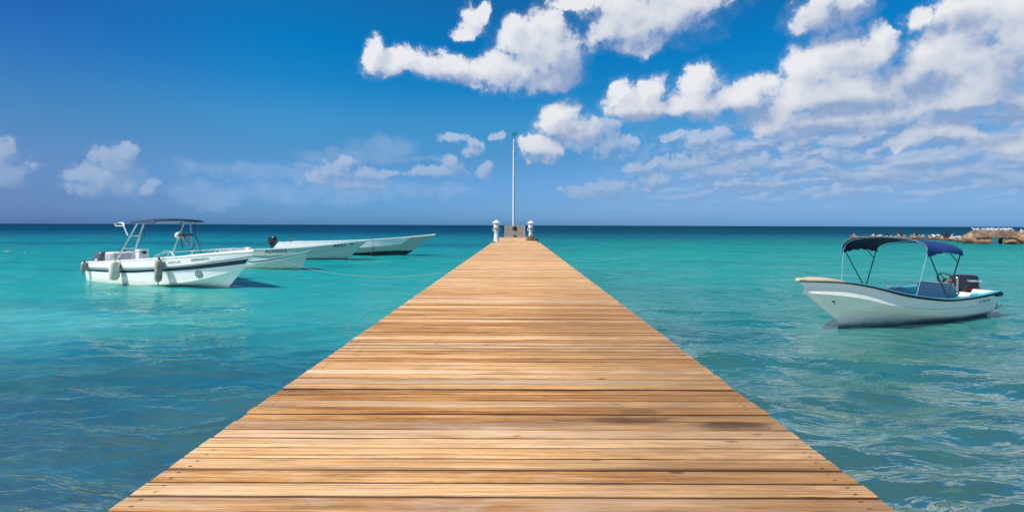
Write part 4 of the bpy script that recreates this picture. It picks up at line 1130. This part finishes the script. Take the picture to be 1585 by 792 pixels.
# ------------------------------------------------------------------ pier end: two lighthouse shaped posts, board, mast, cleats, rope heap
def pedestal(name, label, loc, rz):
    root = thing(name, label, 'power pedestal', loc, rz, 'white lighthouse shaped pedestals on the pier')
    MB().lathe([(.31, 0), (.31, .05), (.28, .07), (.235, .35), (.185, .80), (.18, .86)], 8, rot=R(22.5)).build('tower', M_paint, root, sharp=30)
    MB().lathe([(.18, .861), (.24, .90), (.245, .95), (.23, .96)], 16).build('gallery', M_paint, root, sharp=30)
    MB().lathe([(.17, .961), (.175, 1.22), (.24, 1.25), (.26, 1.28), (.26, 1.68), (.22, 1.70)], 8, rot=R(22.5)).build('lantern', M_paint, root, sharp=30)
    MB().lathe([(.37, 1.70), (.37, 1.73), (.22, 1.84), (.07, 1.92), (.04, 1.96), (.045, 1.99), (.0, 2.02)], 16).build('roof', M_paint, root, sharp=30)
    for sx in (-1, 1):
        MB().tube([(sx * .17, 0, 1.24), (sx * .27, 0, 1.20), (sx * .30, 0, 1.12), (sx * .30, 0, 1.0), (sx * .24, 0, .96)], .03, 7).build('hose_hook', M_paint, root)
    MB().box(-.10, .10, -.225, -.16, .99, 1.24, .02).build('socket_box', M_glass, root)
    MB().box(-.055, .055, -.25, -.226, 1.04, 1.15, .01).build('socket_cover', M_grey, root)
    return root
pedestal('power_pedestal', 'white lighthouse shaped pedestal standing clear on the left edge of the pier end', (-1.86, 43.9, DECK_Z + .004), R(4))
pedestal('power_pedestal', 'white lighthouse shaped pedestal with a brown rope heap at its foot', (1.40, 48.6, DECK_Z + .004), R(-5))

bd = thing('board', 'weathered grey brown panel in a pale frame across the pier end before the mast', 'board', (-.25, 59.6, DECK_Z + .004))
MB().box(-1.16, 1.16, -.02, .02, .10, 1.40, .004).build('panel', M_board, bd)
for sx in (-1, 1): MB().box(sx * 1.205 - .045, sx * 1.205 + .045, -.045, .045, 0, 1.46, .008).build('post', M_bframe, bd)
MB().box(-1.16, 1.16, -.035, .035, 1.405, 1.46, .006).build('top_bar', M_bframe, bd)
MB().box(-1.16, 1.16, -.03, .03, .04, .098, .006).build('bottom_bar', M_bframe, bd)
MB().lathe([(.0, 0), (.27, 0), (.29, .03), (.25, .06), (.0, .07)], 20, Matrix.Translation((-.02, -.021, 1.12)) @ Matrix.Rotation(R(90), 4, 'X')).build('round_plate', M_dtube, bd)
for x in (-.10, .02, .13): MB().lathe([(.035, .1), (.04, .26), (.02, .32)], 8, Matrix.Translation((x, -.07, 0))).build('bolt_pipe', M_dark, bd)

mast = thing('light_mast', 'tall slim grey mast with a small green lamp on top at the pier end', 'mast', (-.40, 60.25, 0))
MB().lathe([(.26, -1.0), (.26, .98), (.17, 1.0), (.155, 6.0), (.125, 11.4)], 20).build('lower_pole', M_galv, mast)
MB().lathe([(.16, 11.4), (.165, 11.42), (.165, 11.56), (.12, 11.6)], 18).build('collar', M_galv, mast)
MB().lathe([(.115, 11.6), (.105, 12.9), (.12, 12.95), (.12, 13.12), (.05, 13.2)], 18).build('upper_pole', M_galv, mast)
MB().lathe([(.035, 13.2), (.03, 13.78)], 10).build('spike', M_dtube, mast)
mb = MB(); mb.box(-.30, .30, -.10, .10, 13.78, 13.92, .03); mb.box(.10, .32, -.09, .09, 13.921, 14.12, .03); mb.build('lamp', M_green, mast)
MB().box(.12, .26, -.03, .03, 11.44, 11.52, .01).build('bracket', M_alu, mast)

def cleat(label, loc, rz):
    root = thing('cleat', label, 'cleat', loc, rz, 'mooring cleats on the pier edges')
    MB().box(-.10, .10, -.06, .06, 0, .03, .01).build('base', M_yellow, root)
    mb = MB(); mb.tube([(-.17, 0, .15), (-.10, 0, .13), (.10, 0, .13), (.17, 0, .15)], [.02, .035, .035, .02], 8)
    for sx in (-.06, .06): mb.tube([(sx, 0, .028), (sx * .8, 0, .13)], .028, 8)
    mb.build('horns', M_dark, root)
    MB().tube([(.12 * math.cos(q * .9) * (1 - q * .02), .10 * math.sin(q * .9), .045 + q * .004) for q in range(20)], .016, 6).build('rope_turns', M_yellow, root)
cleat('dark cleat with yellow rope turns on the left edge of the pier', (-1.95, 41.0, DECK_Z + .004), R(80))
cleat('dark cleat with yellow rope turns on the right edge of the pier', (1.80, 41.8, DECK_Z + .004), R(95))

# heap of old rope round the foot of the right pedestal
g_ = random.Random(5); mb = MB()
for s_ in range(9):
    pts = []; a0 = g_.uniform(0, 6.28); r0 = g_.uniform(.20, .48); z0 = .04 + .05 * s_
    for k in range(26):
        a = a0 + k * .38; r_ = max(.05, r0 * (1 + .35 * math.sin(k * .7 + s_)) * (1 - s_ * .05))
        pts.append((r_ * math.cos(a) * 1.25, r_ * math.sin(a) * .7, max(.03, z0 + .05 * math.sin(k * .9 + s_) + .05 * g_.random() + .18 * math.cos(a - .4) * (s_ / 9))))
    mb.tube(pts, .038, 6)
ob = mb.build('rope_heap', M_roped); ob.location = (1.35, 47.6, DECK_Z + .01)
tag(ob, 'untidy heap of brown rope in front of the right hand pedestal', 'rope heap')
mb = MB()
for s_ in range(5):
    mb.tube([(.22 * math.cos(k * .5 + s_) * (1 + .2 * s_), .18 * math.sin(k * .5 + s_), .03 + .028 * s_ + .01 * math.sin(k)) for k in range(14)], .026, 6)
ob = mb.build('rope_coil', mat('rope_dark_green', (.07, .08, .06), .95, var=.4, vscale=20)); ob.location = (1.72, 46.6, DECK_Z + .01)
tag(ob, 'low dark coil of rope on the deck just right of the brown rope heap', 'rope coil')

# ------------------------------------------------------------------ far rocks, broken concrete jetty, birds
def boulder(mb, cx, cy, cz, rx, ry, rz_, seed, sub=2):
    import bmesh
    bm = bmesh.new(); bmesh.ops.create_icosphere(bm, subdivisions=sub + 1, radius=1)
    g = random.Random(seed); fr = [(g.uniform(1.2, 4.5), g.uniform(1.2, 4.5), g.uniform(1.2, 4.5), g.uniform(0, 6)) for _ in range(6)]
    planes = [(Vector((g.gauss(0, 1), g.gauss(0, 1), g.gauss(0, .8))).normalized(), g.uniform(.62, .9)) for _ in range(9)]
    vs = []
    for v in bm.verts:
        p = v.co.copy()
        for n, d in planes:
            q = p.dot(n)
            if q > d: p -= n * (q - d) * .85
        k = 1 + .05 * sum(math.sin(p.x * a + p.y * b + p.z * c + d) for a, b, c, d in fr)
        vs.append((cx + p.x * rx * k, cy + p.y * ry * k, cz + p.z * rz_ * k))
    mb.add(vs, [tuple(v.index for v in f.verts) for f in bm.faces]); bm.free()
def W_at(px, d): return (px - 800) / 748 * d

def bird_mesh(kind):
    """one continuous body lofted along its spine: tail, body, neck, head, bill; facing +x"""
    if kind == 'gull':
        sp = [(-.30, .12, .006, .010), (-.22, .14, .028, .020), (-.12, .17, .055, .050), (0, .20, .072, .075), (.10, .235, .062, .068), (.15, .28, .040, .046), (.175, .33, .034, .038), (.20, .365, .036, .036), (.235, .37, .022, .022), (.265, .362, .008, .009), (.30, .352, .003, .004)]
        legs = (.02, .13, .03)
    elif kind == 'pelican':
        sp = [(-.42, .26, .02, .02), (-.30, .30, .07, .05), (-.15, .36, .13, .12), (.02, .44, .155, .165), (.16, .55, .12, .14), (.22, .68, .065, .075), (.20, .80, .045, .05), (.19, .90, .045, .05), (.24, .98, .055, .055), (.31, .96, .04, .04), (.38, .86, .022, .035), (.44, .74, .014, .028), (.47, .66, .006, .012)]
        legs = (.02, .30, .05)
    else:   # cormorant, upright
        sp = [(-.22, .06, .012, .012), (-.16, .18, .05, .04), (-.08, .30, .085, .08), (0, .44, .10, .10), (.05, .58, .075, .08), (.06, .70, .04, .045), (.05, .80, .032, .035), (.07, .87, .038, .038), (.12, .885, .022, .022), (.19, .88, .007, .009)]
        legs = (.0, .2, .04)
    mb = MB(); rings = []
    for i, (x, z, ry, rr) in enumerate(sp):
        a, b = sp[max(i - 1, 0)], sp[min(i + 1, len(sp) - 1)]
        T = Vector((b[0] - a[0], 0, b[1] - a[1])).normalized(); Nn = Vector((-T.z, 0, T.x))
        rings.append([tuple(Vector((x, 0, z)) + Vector((0, 1, 0)) * ry * math.cos(q) + Nn * rr * math.sin(q)) for q in [2 * math.pi * k / 10 for k in range(10)]])
    mb.loft(rings)
    for sy in (-1, 1):
        mb.tube([(legs[0], sy * legs[2], legs[1]), (legs[0], sy * legs[2], 0)], .012, 5)
        mb.box(legs[0] - .01, legs[0] + .06, sy * legs[2] - .02, sy * legs[2] + .02, 0, .012)
    return mb
PROTO = {}
def bird(kind, label, cat, group, loc, rz, s, m):
    if kind not in PROTO:
        o = bird_mesh(kind).build({'gull': 'gull', 'pelican': 'pelican', 'cormorant': 'cormorant'}[kind], m); PROTO[kind] = o
    else:
        o = PROTO[kind].copy(); C.objects.link(o)
    o.location = loc; o.rotation_euler = (0, 0, rz); o.scale = (s, s, s)
    tag(o, label, cat, group)
    return o
from mathutils.bvhtree import BVHTree
def top_of(mb, x, y):
    t = BVHTree.FromPolygons([Vector(v) for v in mb.v], [f for f in mb.f])
    hit = t.ray_cast(Vector((x, y, 20)), Vector((0, 0, -1)))
    return hit[0].z if hit[0] is not None else None

g_ = random.Random(11)
ROCKS = [  # photo px centre, px width, distance, height, dark birds, gulls, words
    (1322.5, 9, 108, .55, 0, 1, 'lone small pale rock farthest left of the row', ),
    (1356.5, 18, 105, .60, 2, 5, 'rock second from the left in the row beyond the sun cover'),
    (1376.5, 12, 104, .50, 2, 2, 'small rock third from the left in the row beyond the sun cover'),
    (1395.5, 13, 103, .60, 4, 3, 'rock fourth from the left in the row, crowded with dark birds'),
    (1419, 22, 101, .62, 3, 8, 'wide low rock in the middle of the row with pale birds along it'),
    (1447, 20, 97, .60, 1, 9, 'low pale rock right of the gap in the row'),
    (1465, 19, 89, .75, 5, 4, 'brown rock carrying the tallest cluster of dark birds'),
    (1479, 15, 86, .55, 0, 7, 'low brown rock lined with gulls near the broken jetty'),
    (1491, 15, 80, .75, 4, 4, 'rock closest to the left end of the broken jetty'),
]
for k, (px, pw, d, hgt, nd, ng, words) in enumerate(ROCKS):
    mb = MB(); wid = pw / 748 * d; cx = W_at(px, d)
    n = max(2, int(wid / .8))
    for j in range(n):
        u = (j + .5) / n - .5
        boulder(mb, cx + u * wid * .8, d + g_.uniform(-.4, .4), g_.uniform(-.15, .05), wid / n * .85 + .15, .8 + g_.random() * .4, hgt * g_.uniform(.75, 1.1), 100 + k * 10 + j)
    o = mb.build('rock', M_rock, sharp=25); tag(o, words, 'rock', 'sea rocks in a row towards the broken jetty')
    place = words.replace(' with pale birds along it', '').replace(', crowded with dark birds', '')
    short = {0: 'the lone small rock left of the row', 1: 'the second rock from the left', 2: 'the small third rock from the left', 3: 'the crowded fourth rock from the left', 4: 'the wide middle rock of the row', 5: 'the low pale rock right of the gap', 6: 'the brown rock with the tallest bird cluster', 7: 'the low brown rock lined with gulls', 8: 'the rock nearest the broken jetty'}[k]
    for j in range(nd + ng):
        dark = j < nd
        u = g_.uniform(-.22, .22) if dark else ((j - nd + .5) / max(ng, 1) - .5) * .86 + g_.uniform(-.04, .04)
        x, y = cx + u * wid, d + g_.uniform(-.35, .25); z = top_of(mb, x, y)
        if z is None or z < .1: y = d; z = top_of(mb, x, y)
        if z is None: continue
        if dark:
            kd = 'pelican' if g_.random() < .5 else 'cormorant'
            bird(kd, 'dark %s perched on %s' % ('pelican' if kd == 'pelican' else 'upright cormorant', short), kd, 'dark seabirds on ' + short[:40], (x, y, z - .015), g_.uniform(0, 6.28), g_.uniform(1.0, 1.25), M_pel)
        else:
            bird('gull', 'small white gull perched on %s' % short, 'gull', 'white gulls on ' + short[:40], (x, y, z - .01), g_.uniform(0, 6.28), g_.uniform(.95, 1.3), M_gull)

# the broken jetty
D0 = 72.8
jet = thing('broken_jetty', 'broken brown concrete jetty with a flat slab and open gaps beneath, far right', 'jetty', (W_at(1536, D0), D0, 0), R(-30))
J0 = W_at(1536, D0)
def jx(px): return (px - 1536) / 13.9
import bmesh
def rough_slab(x0, x1, y0, y1, z0, z1, seed, amp=.07, step=.28):
    bm = bmesh.new(); bmesh.ops.create_cube(bm, size=1)
    for v in bm.verts: v.co = Vector(((x0 + x1) / 2 + v.co.x * (x1 - x0), (y0 + y1) / 2 + v.co.y * (y1 - y0), (z0 + z1) / 2 + v.co.z * (z1 - z0)))
    for ax, L in ((0, x1 - x0), (1, y1 - y0), (2, z1 - z0)):
        n = max(1, int(L / step))
        for k in range(1, n):
            q = [x0, y0, z0][ax] + L * k / n; no = [0, 0, 0]; no[ax] = 1; co = [0, 0, 0]; co[ax] = q
            bmesh.ops.bisect_plane(bm, geom=bm.verts[:] + bm.edges[:] + bm.faces[:], plane_co=co, plane_no=no)
    g = random.Random(seed)
    c = Vector(((x0 + x1) / 2, (y0 + y1) / 2, (z0 + z1) / 2))
    for v in bm.verts:
        n = sum(math.sin(v.co.x * f + v.co.y * f * .7 + v.co.z * f * 1.3 + s) for f, s in ((3.1, 1), (5.3, 2), (8.7, 4))) / 3
        v.co += (v.co - c).normalized() * (n * amp) + Vector((g.gauss(0, amp * .25), g.gauss(0, amp * .25), g.gauss(0, amp * .2)))
    mb = MB(); bm.verts.index_update(); mb.add([tuple(v.co) for v in bm.verts], [tuple(v.index for v in f.verts) for f in bm.faces]); bm.free(); return mb
slab = rough_slab(jx(1505), jx(1569), -1.1, 1.1, .92, 1.93, 3)
slab.build('slab', M_conc, jet, smooth=False)
for a_, b2, sd_ in ((1508.5, 1519, 5), (1521, 1531, 6), (1549, 1552.5, 7), (1563, 1570, 8)):
    rough_slab(jx(a_), jx(b2), -.9, .9, -.6, .93, sd_, .09).build('pier_block', M_rock, jet, smooth=False)
rough_slab(jx(1508), jx(1570), .95, 1.05, .0, .90, 9, .03).build('back_wall', M_conc, jet, smooth=False) if False else None
for k, (px, py_, w, hh) in enumerate(((1499, -.6, 1.1, 1.35), (1504, .1, 1.0, 1.75), (1495, -.2, .8, .9), (1513, -1.1, .9, .45), (1524, -1.0, .9, .40))):
    mb = MB(); boulder(mb, jx(px), py_, hh * .35, w, .95, hh * .68, 300 + k); o = mb.build('rubble', M_rock, jet, sharp=25)
# rock pile at the right end
for k, (px, dd, w, hh, words) in enumerate(((1576, 72.2, 1.6, .95, 'brown boulder low at the front foot of the right rock pile'), (1590, 73.5, 2.3, 2.05, 'largest pale boulder rising at the right edge of the photo'), (1573, 73.6, .9, 1.45, 'pale boulder wedged between jetty slab and the largest boulder'), (1562, 71.4, .8, .60, 'small ochre boulder at the waterline under the slab end'))):
    mb = MB(); boulder(mb, W_at(px, dd), dd, hh * .3, w, 1.1, hh * .72, 400 + k, 3); boulder(mb, W_at(px, dd) + w * .5, dd - .4, hh * .15, w * .6, .8, hh * .55, 450 + k)
    tag(mb.build('boulder', M_rock, sharp=25), words, 'boulder', 'boulders at the right end of the broken jetty')
    if k == 1: big = mb
# gulls on the slab
MJ = Matrix.Translation((J0, D0, 0)) @ Matrix.Rotation(R(-30), 4, 'Z')
for k in range(34):
    px = 1507 + 60 * (k + g_.random() * .8) / 34
    x, y = jx(px), g_.uniform(-.9, .6); z = top_of(slab, x, y)
    if z is None: continue
    w = MJ @ Vector((x, y, z - .01))
    bird('gull', 'white gull in the row resting along the top of the broken jetty slab', 'gull', 'white gulls lined along the jetty slab', tuple(w), g_.uniform(0, 6.28), g_.uniform(.9, 1.15), M_gull)
for k in range(5):
    x, y = W_at(1580 + k * 1.6, 73.5), 73.5 + g_.uniform(-.5, .3); z = top_of(big, x, y)
    if z: bird('gull', 'white gull resting on the largest boulder at the right edge', 'gull', 'white gulls on the largest boulder', (x, y, z - .01), g_.uniform(0, 6.28), 1.05, M_gull)
